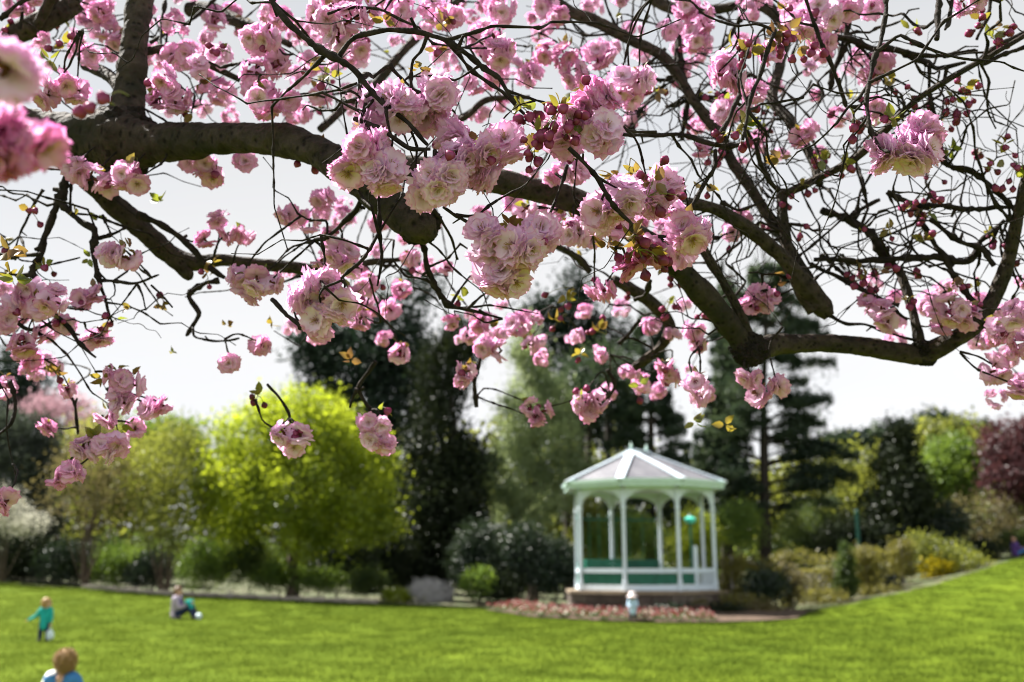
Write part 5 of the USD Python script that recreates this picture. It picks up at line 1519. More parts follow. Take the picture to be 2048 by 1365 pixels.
# --- twigs whose course the photograph shows: (points, depth from, depth to)
T = [
    ([(530, -30, 13), (564, 34, 13), (615, 79, 12), (697, 133, 12), (765, 205, 11), (817, 246, 10), (856, 290, 8)], 1.42, 1.36),
    ([(672, 122, 9), (690, 96, 10), (714, 74, 11), (765, 60, 11), (834, 63, 11), (885, 79, 11), (926, 103, 11), (970, 137, 10), (998, 157, 9), (1015, 185, 9), (1030, 208, 7)], 1.40, 1.38),
    ([(708, 238, 9), (740, 248, 10), (765, 263, 9), (817, 294, 9), (860, 300, 8)], 1.38, 1.35),
    ([(720, 170, 6), (733, 205, 7), (722, 232, 8)], 1.42, 1.38),
    ([(1140, 296, 8), (1165, 322, 9), (1193, 352, 9), (1217, 393, 9), (1240, 427, 8), (1265, 450, 7)], 1.36, 1.38),
    ([(754, 364, 7), (757, 410, 8), (759, 465, 8), (764, 516, 6), (754, 572, 5)], 1.48, 1.45),
    ([(757, 468, 6), (740, 498, 7), (717, 527, 7), (683, 560, 7)], 1.46, 1.42),
    ([(1134, 330, 7), (1120, 375, 6), (1108, 408, 6), (1096, 436, 5)], 1.45, 1.42),
    ([(886, 415, 5), (905, 428, 7), (930, 442, 7), (960, 458, 6), (985, 470, 5)], 1.40, 1.38),
    ([(838, 468, 12), (848, 500, 11), (862, 550, 10), (889, 602, 10), (907, 614, 9), (953, 624, 6), (1005, 638, 5)], 1.7, 1.75),
    ([(902, 610, 6), (920, 580, 5), (942, 552, 4)], 1.74, 1.76),
    ([(862, 415, 9), (900, 470, 5), (915, 520, 4)], 1.62, 1.7),
    ([(437, 560, 9), (405, 570, 10), (378, 590, 11), (392, 616, 10), (395, 632, 10), (378, 663, 9), (372, 672, 4)], 2.12, 2.1),
    ([(385, 655, 5), (393, 676, 5), (444, 683, 5), (478, 677, 4)], 2.1, 2.05),
    ([(150, 330, 17), (130, 360, 16), (117, 402, 15), (102, 442, 14), (82, 508, 13), (65, 548, 13), (96, 584, 11), (106, 626, 13), (137, 654, 10), (161, 686, 8), (192, 714, 5)], 1.98, 1.85),
    ([(118, 405, 11), (150, 436, 12), (186, 460, 14), (187, 500, 13), (198, 560, 10), (212, 605, 6), (225, 645, 4)], 1.95, 1.9),
    ([(198, 562, 7), (240, 564, 7), (270, 568, 6), (318, 550, 3)], 1.92, 1.9),
    ([(275, 568, 4), (285, 595, 4), (292, 620, 3)], 1.9, 1.88), ([(302, 570, 4), (325, 592, 4), (345, 615, 3)], 1.9, 1.88),
    ([(275, 430, 16), (310, 440, 14), (350, 470, 13), (390, 505, 12), (425, 540, 12), (450, 555, 8)], 2.0, 2.0),
    ([(197, 478, 8), (225, 468, 7), (255, 455, 5)], 1.95, 2.0), ([(206, 432, 5), (222, 470, 4)], 1.98, 1.95),
    ([(82, 508, 7), (40, 512, 9), (20, 516, 9), (-20, 500, 8)], 1.9, 1.92),
    ([(86, 380, 5), (60, 425, 5), (40, 470, 4), (22, 520, 4)], 1.98, 1.95), ([(72, 538, 4), (105, 530, 4), (160, 515, 3)], 1.92, 1.94),
    ([(543, 600, 8), (575, 630, 10), (600, 655, 7)], 1.6, 1.55),
    ([(630, 480, 8), (660, 470, 8), (700, 430, 12), (725, 400, 14)], 1.75, 1.7), ([(683, 560, 5), (650, 575, 5), (640, 590, 4)], 1.42, 1.4),
    ([(535, 768, 5), (564, 802, 6), (578, 826, 6), (580, 846, 6)], 1.9, 1.9), ([(510, 800, 4), (525, 840, 4), (545, 855, 4)], 1.9, 1.9),
    ([(130, 785, 5), (147, 802, 6), (152, 835, 6), (155, 870, 5)], 2.1, 2.1), ([(205, 830, 5), (195, 860, 6), (185, 885, 6)], 2.1, 2.1),
    ([(752, 722, 8), (738, 740, 9), (716, 775, 9), (728, 802, 8), (742, 820, 7)], 1.9, 1.92), ([(714, 778, 7), (704, 800, 6), (700, 815, 5)], 1.9, 1.92),
    ([(964, 690, 8), (960, 720, 8), (948, 775, 9), (953, 815, 8)], 2.2, 2.2),
    ([(1773, -20, 9), (1770, 50, 9), (1748, 120, 9), (1735, 190, 9), (1738, 246, 8), (1755, 294, 7), (1780, 305, 5)], 1.55, 1.42),
    ([(1606, -15, 7), (1632, 62, 8), (1656, 116, 9), (1676, 164, 8), (1692, 214, 7)], 1.7, 1.75),
    ([(1680, -15, 11), (1697, 34, 12), (1690, 85, 13), (1672, 130, 12), (1660, 180, 9)], 2.0, 2.05),
    ([(1500, -10, 10), (1470, 60, 9), (1440, 100, 7)], 2.3, 2.25),
    ([(1640, 78, 11), (1690, 75, 12), (1741, 96, 13), (1792, 99, 13), (1854, 126, 12), (1880, 137, 9), (1930, 125, 7)], 2.0, 1.95),
    ([(1790, 96, 10), (1830, 110, 9), (1880, 112, 8), (1950, 100, 6)], 1.9, 1.88),
    ([(1857, 128, 7), (1861, 205, 8), (1878, 267, 9), (1885, 308, 9), (1898, 334, 9), (1946, 345, 9), (1997, 386, 10), (2030, 422, 10)], 1.95, 1.92),
    ([(1563, 386, 11), (1530, 350, 11), (1518, 310, 9), (1500, 270, 8), (1480, 230, 7)], 2.05, 1.95),
    ([(1480, 190, 9), (1462, 230, 10), (1440, 273, 10), (1432, 290, 8)], 1.62, 1.6),
    ([(1430, 300, 7), (1428, 335, 8), (1392, 396, 8), (1352, 458, 7), (1338, 480, 6)], 1.6, 1.55),
    ([(1240, 268, 7), (1300, 272, 8), (1360, 270, 9), (1430, 290, 11), (1480, 290, 8), (1520, 278, 6)], 1.62, 1.6),
    ([(1300, 160, 9), (1345, 150, 10), (1360, 30, 9), (1360, -20, 8)], 2.3, 2.4), ([(1356, 60, 12), (1362, 130, 13), (1372, 200, 12), (1366, 280, 9)], 2.3, 2.3),
    ([(1550, 60, 8), (1540, 90, 8), (1518, 160, 9), (1505, 200, 8), (1485, 280, 6)], 1.55, 1.5),
    ([(1628, 519, 8), (1690, 520, 10), (1758, 522, 12), (1820, 518, 13), (1861, 515, 14), (1936, 522, 14), (1962, 482, 12), (1982, 466, 12), (2010, 440, 9)], 2.06, 1.97),
    ([(1775, 386, 10), (1826, 407, 11), (1880, 412, 10), (1929, 418, 10), (2000, 415, 9), (2060, 405, 8)], 2.0, 1.95),
    ([(1700, 440, 16), (1740, 470, 17), (1775, 510, 18), (1790, 535, 16)], 2.1, 2.06), ([(1640, 420, 13), (1700, 440, 14), (1720, 420, 9), (1760, 400, 7)], 2.1, 2.1),
    ([(1830, 410, 12), (1850, 450, 11), (1870, 490, 11), (1890, 520, 12), (1905, 550, 9)], 2.04, 2.0),
    ([(1860, 440, 10), (1900, 470, 10), (1930, 490, 10), (1965, 500, 10), (1990, 530, 12)], 2.0, 1.96),
    ([(1956, 625, 14), (1936, 590, 14), (1918, 560, 10), (1895, 540, 8)], 1.97, 1.99),
    ([(1645, 618, 16), (1660, 632, 10), (1686, 647, 7), (1730, 650, 6), (1780, 668, 5), (1830, 680, 5)], 2.02, 2.0),
    ([(1620, 530, 8), (1680, 555, 9), (1740, 590, 9), (1800, 612, 8)], 2.1, 2.05), ([(1640, 510, 7), (1700, 560, 8), (1760, 600, 7), (1815, 640, 6)], 2.15, 2.05),
    ([(1330, 100, 8), (1290, 130, 7), (1240, 150, 6)], 2.25, 2.2), ([(1500, 150, 7), (1440, 190, 8), (1380, 200, 7), (1330, 215, 6)], 2.2, 2.25),
    ([(1262, 270, 14), (1272, 230, 13), (1262, 190, 8)], 2.3, 2.35), ([(1268, 235, 9), (1300, 200, 8), (1330, 170, 6)], 2.3, 2.35), ([(1266, 232, 8), (1240, 205, 7), (1210, 190, 5)], 2.3, 2.3),
    ([(2058, 60, 12), (1990, 96, 11), (1950, 125, 9)], 1.85, 1.84), ([(2070, 90, 10), (2010, 110, 9), (1960, 130, 7)], 1.85, 1.84),
    ([(1985, -20, 8), (1978, 30, 8), (1955, 80, 6)], 1.9, 1.9), ([(1876, -20, 11), (1876, 40, 12), (1872, 80, 9)], 1.7, 1.66), ([(1905, -20, 9), (1898, 40, 9), (1890, 60, 6)], 1.7, 1.66),
    ([(1215, 740, 8), (1230, 770, 8), (1215, 800, 7)], 2.3, 2.3), ([(1238, 690, 7), (1262, 660, 8), (1280, 640, 7)], 2.35, 2.35),
    ([(1110, 300, 6), (1060, 290, 7), (1020, 300, 6), (960, 310, 5)], 1.5, 1.55), ([(870, 300, 6), (880, 320, 6)], 1.36, 1.36),
    ([(1312, 265, 6), (1260, 262, 6), (1235, 250, 5)], 1.55, 1.5), ([(625, 190, 5), (670, 180, 6), (712, 168, 6)], 1.5, 1.45),
    ([(390, 190, 5), (385, 220, 5), (378, 240, 4)], 2.3, 2.3), ([(330, 0, 6), (322, 60, 7), (318, 110, 6)], 2.2, 2.1), ([(300, 85, 7), (370, 50, 8), (420, 8, 7), (450, -20, 6)], 2.2, 2.3),
    ([(500, 130, 5), (470, 128, 6), (440, 135, 6)], 1.9, 1.95), ([(800, 40, 6), (760, 20, 6), (700, 15, 6), (655, 28, 6)], 1.6, 1.55),
    ([(0, 40, 9), (40, 10, 9), (70, -30, 8)], 2.0, 2.0), ([(42, -10, 8), (44, 30, 8), (40, 60, 5)], 2.2, 2.2),
    ([(20, 760, 9), (28, 790, 9), (30, 820, 8), (20, 850, 7), (-10, 875, 6)], 1.9, 1.85), ([(12, 600, 7), (30, 640, 8), (60, 660, 7), (110, 640, 6)], 1.9, 1.9),
    ([(1440, 405, 8), (1480, 420, 7), (1530, 400, 6)], 1.95, 1.95), ([(1300, 560, 8), (1290, 590, 9), (1270, 600, 8)], 1.9, 1.95),
]
r = np.random.default_rng(71)
n_twig = 0


def twig(C, kinked=False):
    """C: rows of x y z radius. Knobbly with spurs."""
    if kinked:
        s_ = np.append(0, np.cumsum(np.linalg.norm(np.diff(C[:, :3], axis=0), axis=1)))
        t_ = np.linspace(0, s_[-1], max(6, int(s_[-1] / .008)))
        C = np.stack([np.interp(t_, s_, C[:, i]) for i in range(4)], 1)
        node = np.exp(-(np.min(np.abs(t_[:, None] - s_[None]), 1) / .004) ** 2)
        C[:, 3] *= 1 + .35 * node
    else:
        C = resample(C, 0.008 if C[0, 3] > .0012 else .012)
    q = r.normal(0, 1, (len(C), 3))
    ker = np.array([.15, .22, .26, .22, .15])
    wob = np.stack([np.convolve(q[:, i], ker, 'same')[:len(C)] for i in range(3)], 1)
    P = C[:, :3] + wob * C[:, 3:4] * 0.55
    R = C[:, 3] * (1 + .18 * np.sin(np.cumsum(r.uniform(.3, 1.2, len(C))))) + (r.random(len(C)) < .10) * C[:, 3] * .5
    return P, R


twig_store = []
for pts, d0, d1 in T:
    c = curve(ramp_depth([(x, y, w) for x, y, w in pts], d0, d1))
    P, R = twig(c)
    twig_store.append((P, R, 1))
    wood.append(np.hstack([P[::4], R[::4, None]]))
    # short spurs along it
    for q in range(int(len(P) / 14)):
        i = r.integers(2, max(len(P) - 2, 3))
        d = r.normal(size=3)
        d /= np.linalg.norm(d)
        Ls = r.uniform(.006, .022)
        S = P[i] + d[None] * np.linspace(0, Ls, 4)[:, None]
        twig_store.append((S, np.linspace(R[i] * .75, R[i] * .5, 4), 0))
# --- finer twigs that fork off between them
def to_px(P):
    d = P + TB - EYE
    z = d @ FWD
    return np.stack([1024 + (d @ RIGHT) / z * F, 682.5 - (d @ UPV) / z * F, z], -1)


def sprout(zone, count, r0=(.0016, .0034), length=(.12, .42), droop=0.25, store=0):
    """Twigs that leave the wood seen inside the zone."""
    W = np.vstack(wood)
    q = to_px(W[:, :3])
    ok = np.nonzero((q[:, 0] > zone[0]) & (q[:, 0] < zone[2]) & (q[:, 1] > zone[1]) & (q[:, 1] < zone[3]))[0]
    if not len(ok):
        return
    for _ in range(count):
        s = W[r.choice(ok)]
        Ln = r.uniform(*length)
        a = r.uniform(0, 2 * PI)
        d = RIGHT * math.cos(a) + UPV * math.sin(a) * .9 + FWD * (abs(r.normal(.25, .4)) if s[:3] @ FWD + TB @ FWD - EYE @ FWD < 1.75 else r.normal(.15, .4))
        d /= np.linalg.norm(d)
        n = int(r.integers(5, 10))
        P = [s[:3]]
        d0_ = d.copy()
        for k in range(n):
            d = d0_ + r.normal(0, .36, 3) + np.array([0, 0, -droop * k / n])
            d /= np.linalg.norm(d)
            P.append(P[-1] + d * Ln / n)
        rad = min(r.uniform(*r0), max(s[3] * .7, .001))
        C = np.hstack([np.array(P), np.linspace(rad, rad * .35, n + 1)[:, None]])
        e = to_px(np.array(P))
        if ((e[:, 1] > 720) & (e[:, 0] > 300)).any():
            continue
        Pp, R = twig(C, True)
        twig_store.append((Pp, R, store))
        wood.append(np.hstack([Pp[::5], R[::5, None]]))


for z, c in [((1330, -40, 2060, 260), 48), ((1330, 200, 2060, 470), 58), ((1420, 420, 2060, 660), 50), ((1380, 40, 1800, 460), 40), ((1800, 260, 2060, 560), 25),
             ((300, -40, 1330, 240), 50), ((860, 60, 1330, 300), 26), ((0, 330, 300, 720), 22), ((0, 0, 300, 220), 10), ((600, 430, 1100, 720), 24), ((1080, 480, 1500, 800), 22)]:
    sprout(z, c)
for z, c in [((1330, -40, 2060, 660), 80), ((300, -40, 1330, 300), 40), ((0, 330, 330, 720), 16), ((600, 430, 1450, 800), 24)]:
    sprout(z, c, r0=(.0008, .0017), length=(.06, .22), droop=.1)

# --- clusters: (px, py, radius px, depth, tone, tier)
C0 = [  # in focus, each flower a piece
    (732, 300, 52, 1.36, .22), (770, 345, 42, 1.35, .20), (700, 340, 36, 1.37, .26), (735, 262, 40, 1.40, .25),
    (880, 360, 52, 1.33, .0), (845, 385, 40, 1.35, .05), (915, 320, 46, 1.36, .22), (960, 300, 44, 1.37, .32), (1010, 290, 40, 1.38, .36), (960, 345, 34, 1.38, .30), (905, 275, 30, 1.40, .35),
    (975, 480, 44, 1.34, .12), (1040, 500, 50, 1.33, .10), (1010, 555, 46, 1.35, .10), (1080, 465, 36, 1.36, .25), (985, 540, 34, 1.37, .22),
    (800, 215, 52, 1.40, .12), (875, 190, 46, 1.42, .18), (760, 205, 36, 1.42, .14), (860, 235, 36, 1.44, .3),
    (1205, 268, 42, 1.38, .15), (1150, 240, 40, 1.40, .38), (1175, 205, 34, 1.40, .55), (1130, 285, 36, 1.42, .45),
    (1250, 398, 46, 1.40, .16), (1205, 425, 42, 1.42, .14), (1300, 400, 40, 1.44, .30), (1375, 465, 48, 1.46, .24), (1330, 370, 36, 1.46, .3),
    (645, 575, 46, 1.46, .25), (680, 605, 38, 1.45, .25), (610, 600, 36, 1.47, .28), (640, 640, 36, 1.46, .22),
    (1840, 310, 42, 1.44, .16), (1790, 300, 40, 1.45, .20), (1760, 310, 32, 1.46, .30), (1845, 270, 34, 1.46, .42)]
C1 = [  # softer, each cluster a piece
    (510, 80, 46, 1.75, .55), (535, 75, 34, 1.72, .45), (555, 130, 36, 1.8, .5), (510, 145, 40, 1.8, .45), (590, 135, 44, 1.85, .35), (530, 205, 52, 1.7, .45), (575, 200, 34, 1.75, .4), (505, 180, 34, 1.8, .5),
    (395, 95, 34, 1.85, .35), (395, 135, 30, 1.85, .25), (375, 110, 26, 1.9, .45), (650, 35, 46, 1.6, .35), (700, 40, 48, 1.58, .28), (675, 75, 40, 1.6, .3), (735, 30, 36, 1.65, .4), (690, 0, 46, 1.65, .45),
    (770, 105, 44, 1.9, .5), (715, 95, 36, 1.9, .5), (800, 25, 48, 1.9, .45), (870, 20, 44, 1.9, .5), (900, 35, 36, 1.85, .42), (850, 70, 36, 2.0, .5), (985, 75, 34, 1.75, .35), (1000, 105, 44, 1.75, .45), (1010, 135, 32, 1.8, .45), (985, 110, 30, 1.8, .6),
    (1000, 20, 44, 2.0, .45), (1090, 10, 36, 2.1, .45), (1150, 150, 40, 2.1, .5), (1130, 110, 36, 2.1, .5), (1090, 105, 36, 2.1, .55), (1200, 110, 42, 2.15, .5), (1240, 168, 44, 1.65, .22), (1280, 160, 36, 1.65, .28), (1260, 195, 36, 1.68, .3), (1215, 155, 30, 1.7, .3),
    (950, 170, 30, 2.1, .55), (1060, 150, 34, 2.2, .55), (620, 125, 30, 2.0, .5), (640, 190, 34, 2.2, .5), (470, 120, 26, 2.2, .55), (430, 40, 30, 2.3, .5), (340, 60, 28, 2.2, .55), (330, 160, 40, 1.85, .5), (355, 200, 40, 1.85, .5), (320, 200, 32, 1.9, .55), (345, 110, 26, 2.0, .5),
    (120, 165, 42, 1.7, .55), (95, 190, 38, 1.7, .55), (150, 185, 36, 1.75, .5), (180, 110, 32, 2.0, .5), (215, 55, 38, 2.3, .5), (60, 30, 30, 2.2, .6), (30, 10, 30, 2.2, .6), (200, 25, 30, 2.2, .55), (235, 85, 30, 2.2, .5),
    (1640, 25, 56, 1.8, .42), (1600, 45, 48, 1.85, .4), (1690, 10, 46, 1.85, .45), (1640, 80, 44, 1.95, .5), (1590, 10, 44, 2.0, .45), (1745, 20, 34, 1.9, .45), (1925, 10, 34, 1.75, .5), (1950, 0, 30, 1.75, .5), (1400, 35, 44, 2.1, .4), (1370, 15, 38, 2.1, .5), (1390, 80, 38, 2.1, .45), (1340, 60, 34, 2.2, .4),
    (1450, 130, 36, 1.7, .42), (1440, 150, 30, 1.68, .48), (1470, 160, 26, 1.68, .55), (1540, 110, 34, 1.75, .5), (1530, 170, 36, 1.75, .45), (1510, 185, 32, 1.8, .45), (1760, 130, 38, 2.0, .5), (1740, 150, 32, 2.0, .5), (1450, 225, 34, 2.0, .35), (1475, 215, 30, 2.0, .35),
    (1620, 260, 28, 2.0, .4), (1600, 275, 26, 2.0, .45), (1760, 230, 26, 1.8, .6), (1750, 215, 22, 1.8, .6),
    (250, 350, 44, 1.8, .4), (275, 365, 32, 1.8, .5), (150, 335, 36, 1.8, .35), (185, 355, 36, 1.8, .4), (215, 370, 26, 1.85, .5), (410, 330, 36, 1.9, .5), (425, 352, 24, 1.9, .55), (490, 325, 28, 1.95, .5), (380, 325, 24, 1.95, .5),
    (455, 470, 22, 2.0, .6), (490, 470, 26, 2.0, .6), (410, 480, 22, 2.0, .6), (435, 440, 22, 2.0, .55), (575, 430, 28, 2.0, .55), (620, 445, 32, 2.0, .5), (645, 400, 34, 2.1, .5), (660, 470, 24, 2.1, .5),
    (218, 508, 34, 1.75, .28), (252, 515, 34, 1.75, .3), (480, 560, 38, 1.75, .35), (515, 565, 40, 1.72, .3), (545, 565, 32, 1.72, .35), (505, 590, 26, 1.75, .45), (680, 510, 46, 1.75, .3), (700, 530, 36, 1.78, .3), (645, 520, 30, 1.8, .35),
    (430, 715, 24, 1.9, .6), (460, 728, 24, 1.9, .4), (520, 690, 14, 2.0, .6), (235, 765, 44, 1.8, .4), (265, 770, 32, 1.8, .35), (200, 795, 34, 1.8, .4), (245, 805, 34, 1.8, .35), (215, 835, 30, 1.85, .4), (300, 818, 24, 1.85, .45), (325, 812, 16, 1.85, .45), (165, 895, 34, 1.75, .2), (205, 900, 40, 1.75, .28), (235, 890, 28, 1.75, .35),
    (270, 858, 20, 1.9, .45), (145, 945, 22, 1.7, .55), (115, 958, 12, 1.7, .65), (95, 855, 14, 2.0, .6), (60, 575, 30, 1.8, .5), (105, 600, 42, 1.75, .42), (125, 620, 34, 1.75, .4), (75, 620, 36, 1.8, .5), (190, 590, 26, 1.9, .5), (165, 600, 26, 1.9, .55), (30, 600, 34, 1.8, .5), (20, 660, 40, 1.75, .5), (45, 690, 36, 1.75, .55), (10, 640, 34, 1.8, .5), (130, 650, 26, 1.9, .6), (80, 670, 22, 1.9, .6),
    (180, 680, 24, 1.95, .5), (205, 675, 18, 1.95, .5), (60, 720, 22, 1.95, .65), (10, 775, 28, 2.0, .55), (135, 780, 22, 1.95, .6), (10, 1005, 22, 1.6, .6),
    (565, 868, 32, 1.75, .0), (600, 870, 30, 1.75, .05), (585, 890, 28, 1.77, .15), (735, 850, 34, 1.85, .25), (760, 850, 26, 1.85, .4), (745, 880, 24, 1.85, .3), (768, 890, 18, 1.85, .5), (800, 708, 28, 2.3, .35), (830, 706, 28, 2.3, .35),
    (930, 745, 30, 2.1, .45), (925, 762, 20, 2.1, .5), (970, 690, 34, 2.2, .45), (1000, 700, 28, 2.2, .4), (1060, 815, 26, 2.3, .4), (1088, 825, 26, 2.3, .4), (1075, 842, 16, 2.3, .5), (1165, 805, 30, 2.1, .4), (1195, 805, 32, 2.1, .4), (1180, 825, 24, 2.1, .5),
    (1390, 770, 36, 1.85, .25), (1415, 775, 32, 1.85, .3), (1400, 795, 28, 1.87, .4), (1500, 755, 32, 1.85, .4), (1535, 780, 38, 1.85, .35), (1555, 775, 26, 1.85, .5), (1520, 795, 28, 1.87, .4), (1340, 755, 30, 2.2, .6), (1330, 735, 24, 2.2, .65),
    (1385, 660, 30, 2.2, .5), (1395, 690, 24, 2.2, .5), (1520, 590, 32, 2.0, .45), (1535, 605, 32, 2.0, .4), (1500, 610, 26, 2.0, .55), (1765, 620, 32, 1.95, .4), (1775, 645, 28, 1.95, .35), (1735, 610, 24, 2.0, .55), (1905, 620, 44, 1.9, .45), (1935, 635, 36, 1.9, .5), (1885, 650, 28, 1.95, .6), (1870, 615, 26, 2.0, .5),
    (2000, 660, 40, 1.8, .42), (2035, 630, 44, 1.75, .42), (1990, 740, 40, 1.8, .45), (2020, 720, 36, 1.8, .5), (1975, 770, 28, 1.8, .5), (2040, 780, 28, 1.75, .6), (2050, 690, 40, 1.8, .5), (1480, 440, 30, 2.0, .45), (1465, 460, 24, 2.0, .5), (1400, 300, 20, 2.0, .55),
    (700, 600, 40, 1.9, .45), (720, 640, 32, 1.95, .5), (735, 570, 34, 2.2, .55), (820, 520, 28, 2.2, .5), (800, 580, 28, 2.3, .55), (780, 620, 24, 2.3, .5), (1035, 650, 36, 2.3, .5), (1060, 690, 24, 2.4, .45), (960, 650, 28, 2.3, .6), (900, 645, 22, 2.4, .6), (880, 500, 18, 2.2, .75), (890, 535, 18, 2.2, .65),
    (1150, 345, 40, 1.7, .42), (1110, 350, 34, 1.75, .45), (1050, 420, 32, 1.9, .5), (1025, 405, 30, 1.95, .55), (1150, 465, 40, 1.7, .3), (1180, 470, 36, 1.72, .3), (1120, 450, 26, 1.8, .45), (1300, 330, 34, 1.6, .3), (1345, 420, 30, 1.6, .35), (1365, 510, 34, 1.6, .35), (1230, 450, 34, 1.5, .22), (1140, 490, 28, 1.75, .4),
    (1210, 580, 32, 1.7, .7), (1235, 565, 26, 1.7, .7), (1190, 580, 24, 1.72, .75), (1275, 520, 28, 1.5, .65), (1320, 510, 24, 1.5, .6), (1295, 495, 24, 1.5, .6), (1250, 540, 20, 1.5, .7), (1190, 185, 26, 1.42, .75), (1215, 195, 20, 1.42, .8)]
C2 = [(12, 140, 66, .62, .30), (78, 285, 40, .70, .70), (2, 300, 36, .66, .75), (-6, 265, 30, .66, .8)]   # close to the lens
all_c = [(*c, 0) for c in C0] + [(*c, 1) for c in C1] + [(*c, 2) for c in C2]
bud_spots = []      # where buds and leaves gather: (centre, R, number of buds, leaves, rank)
stalks = []
Wd = np.vstack(wood)
RF = 0.0235
n_hero = 0
for (px, py, rp, D, tone, tier) in all_c:
    if tier == 1 and r.random() < (.16 if py < 230 else .07):
        continue
    c = near(px, py, D) - TB
    R = rp / F * D * (1.0 if tier == 0 else .64 if tier == 2 else .86)
    # the twig that carries it
    d = np.linalg.norm((Wd[:, :3] - c - np.array([0, 0, R * .8])) * [1, .55, 1], axis=1) + 0.02 * (Wd[:, 2] < c[2])
    k = np.argmin(d)
    anchor = Wd[k, :3]
    topc = c + np.array([0, 0, R * .35]) + FWD * R * .3
    if R * .6 < np.linalg.norm(anchor - c) < .34:
        Ls = np.linalg.norm(anchor - topc)
        mid = (anchor + topc) / 2 + np.array([0, 0, .05 * Ls]) + r.normal(0, .09, 3) * Ls
        S = resample(np.array([[*anchor, .0022], [*mid, .0019], [*topc, .0014]]), .012)
        stalks.append(twig(S))
    rf = (.0285 if tier == 0 else .0225) * r.uniform(.93, 1.07)
    nf = int(np.clip(round((2.3 if tier == 0 else 1.9) * (R / rf) ** 2), 2, 8 if tier == 0 else 11))
    src = heroes if tier != 1 else mids
    # spread directions evenly
    g = np.arange(nf) + .5
    th, ph = np.arccos(1 - 2 * g / nf), PI * (1 + 5 ** .5) * g + r.uniform(0, 6)
    dirs = np.stack([np.cos(ph) * np.sin(th), np.sin(ph) * np.sin(th), np.cos(th)], 1)
    Q = frame(r.normal(size=3), r.uniform(0, 6))
    dirs = dirs @ Q.T
    path = holder(cherry, 'blossom_cluster', c) if tier == 0 else None
    ms = []
    for u in dirs:
        if tier == 0:
            u = u - FWD * .55 + np.array([0, 0, -.12])
            u /= np.linalg.norm(u)
        p = u * max(R - (.62 if tier == 0 else .78) * rf, .2 * R) * r.uniform(.8, 1.08)
        ax = u + r.normal(0, .28, 3) + np.array([0, 0, -.18])
        m = place(src[r.integers(len(src))], frame(ax, r.uniform(0, 6)), p, np.clip(tone - (.12 if tier else .12) + r.normal(0, .12), 0, 1), rf / .024 * r.uniform(.9, 1.08))
        if tier == 0 and n_hero < 298:
            part(path, 'blossom', (m[0], m[1]), m_petal, smooth=True, uv=m[2])
            n_hero += 1
        else:
            ms.append(m)
    if ms:
        v, f, u = cat3(ms)
        part(cherry, 'blossom_cluster', (v + c, f), m_petal, smooth=True, uv=u)
    if tier == 0 and r.random() < .75:
        bud_spots.append((c + np.array([0, 0, R * .55]) + FWD * .012, R * .7, int(r.integers(0, 4)), int(r.integers(2, 5)), 0))
    elif r.random() < .5:
        bud_spots.append((c + np.array([0, 0, R * .6]), R * .7, int(r.integers(0, 3)), int(r.integers(1, 5)), 1))

# --- blossom farther up and behind, too much to tell apart
protos, Cn = [], []
for k in range(6):
    ms = []
    nf = 8 + k
    for q in range(nf):
        u = r.normal(size=3)
        u /= np.linalg.norm(u)
        ms.append(place(fars[q % 4], frame(u + r.normal(0, .3, 3), r.uniform(0, 6)), u * r.uniform(.018, .034), np.clip(  .22 + .07 * k + r.normal(0, .12), 0, 1)))
    v, f, u = cat3(ms)
    protos.append(((v, f), u, True))
far_pos = []
for (x0, y0, x1, y1, n, d0, d1) in [(290, -30, 1340, 130, 56, 2.0, 3.2), (290, 120, 700, 250, 12, 2.1, 2.9), (820, 120, 1340, 250, 20, 2.1, 3.0), (1340, -20, 1760, 120, 16, 2.1, 2.9), (0, -20, 240, 130, 18, 2.2, 2.9), (0, 560, 110, 760, 14, 2.1, 2.8),
                                    (560, 390, 900, 690, 34, 2.2, 3.2), (900, 610, 1120, 740, 10, 2.4, 3.2), (1120, 580, 1450, 800, 16, 2.3, 3.2), (1350, 120, 1700, 330, 16, 2.2, 3.0), (1700, 540, 2060, 700, 14, 2.2, 2.8), (1960, 620, 2060, 800, 8, 2.1, 2.6), (950, 330, 1350, 470, 20, 2.2, 3.0), (300, 0, 620, 240, 12, 2.0, 2.6)]:
    for _ in range(n):
        far_pos.append(near(r.uniform(x0, x1), r.uniform(y0, y1), r.uniform(d0, d1)) - TB)
far_pos = np.array(far_pos)
for p in far_pos[::3]:
    k = np.argmin(np.linalg.norm(Wd[:, :3] - p, axis=1))
    Ls = np.linalg.norm(Wd[k, :3] - p)
    mid = (Wd[k, :3] + p) / 2 + np.array([0, 0, .03 * Ls]) + r.normal(0, .10, 3) * Ls
    stalks.append(twig(resample(np.array([[*Wd[k, :3], .0024], [*mid, .0020], [*p, .0013]]), .02)))
pi_ = instancer(cherry + '/blossom', protos, m_petal, far_pos, r.uniform(0, 6, len(far_pos)), r.uniform(.45, .80, len(far_pos)), r.integers(0, 6, len(far_pos))) if False else instancer(cherry + '/background_blossom', protos, m_petal, far_pos, r.uniform(0, 6, len(far_pos)), r.uniform(.45, .80, len(far_pos)), r.integers(0, 6, len(far_pos)))
describe(pi_.GetPrim(), kind='stuff')

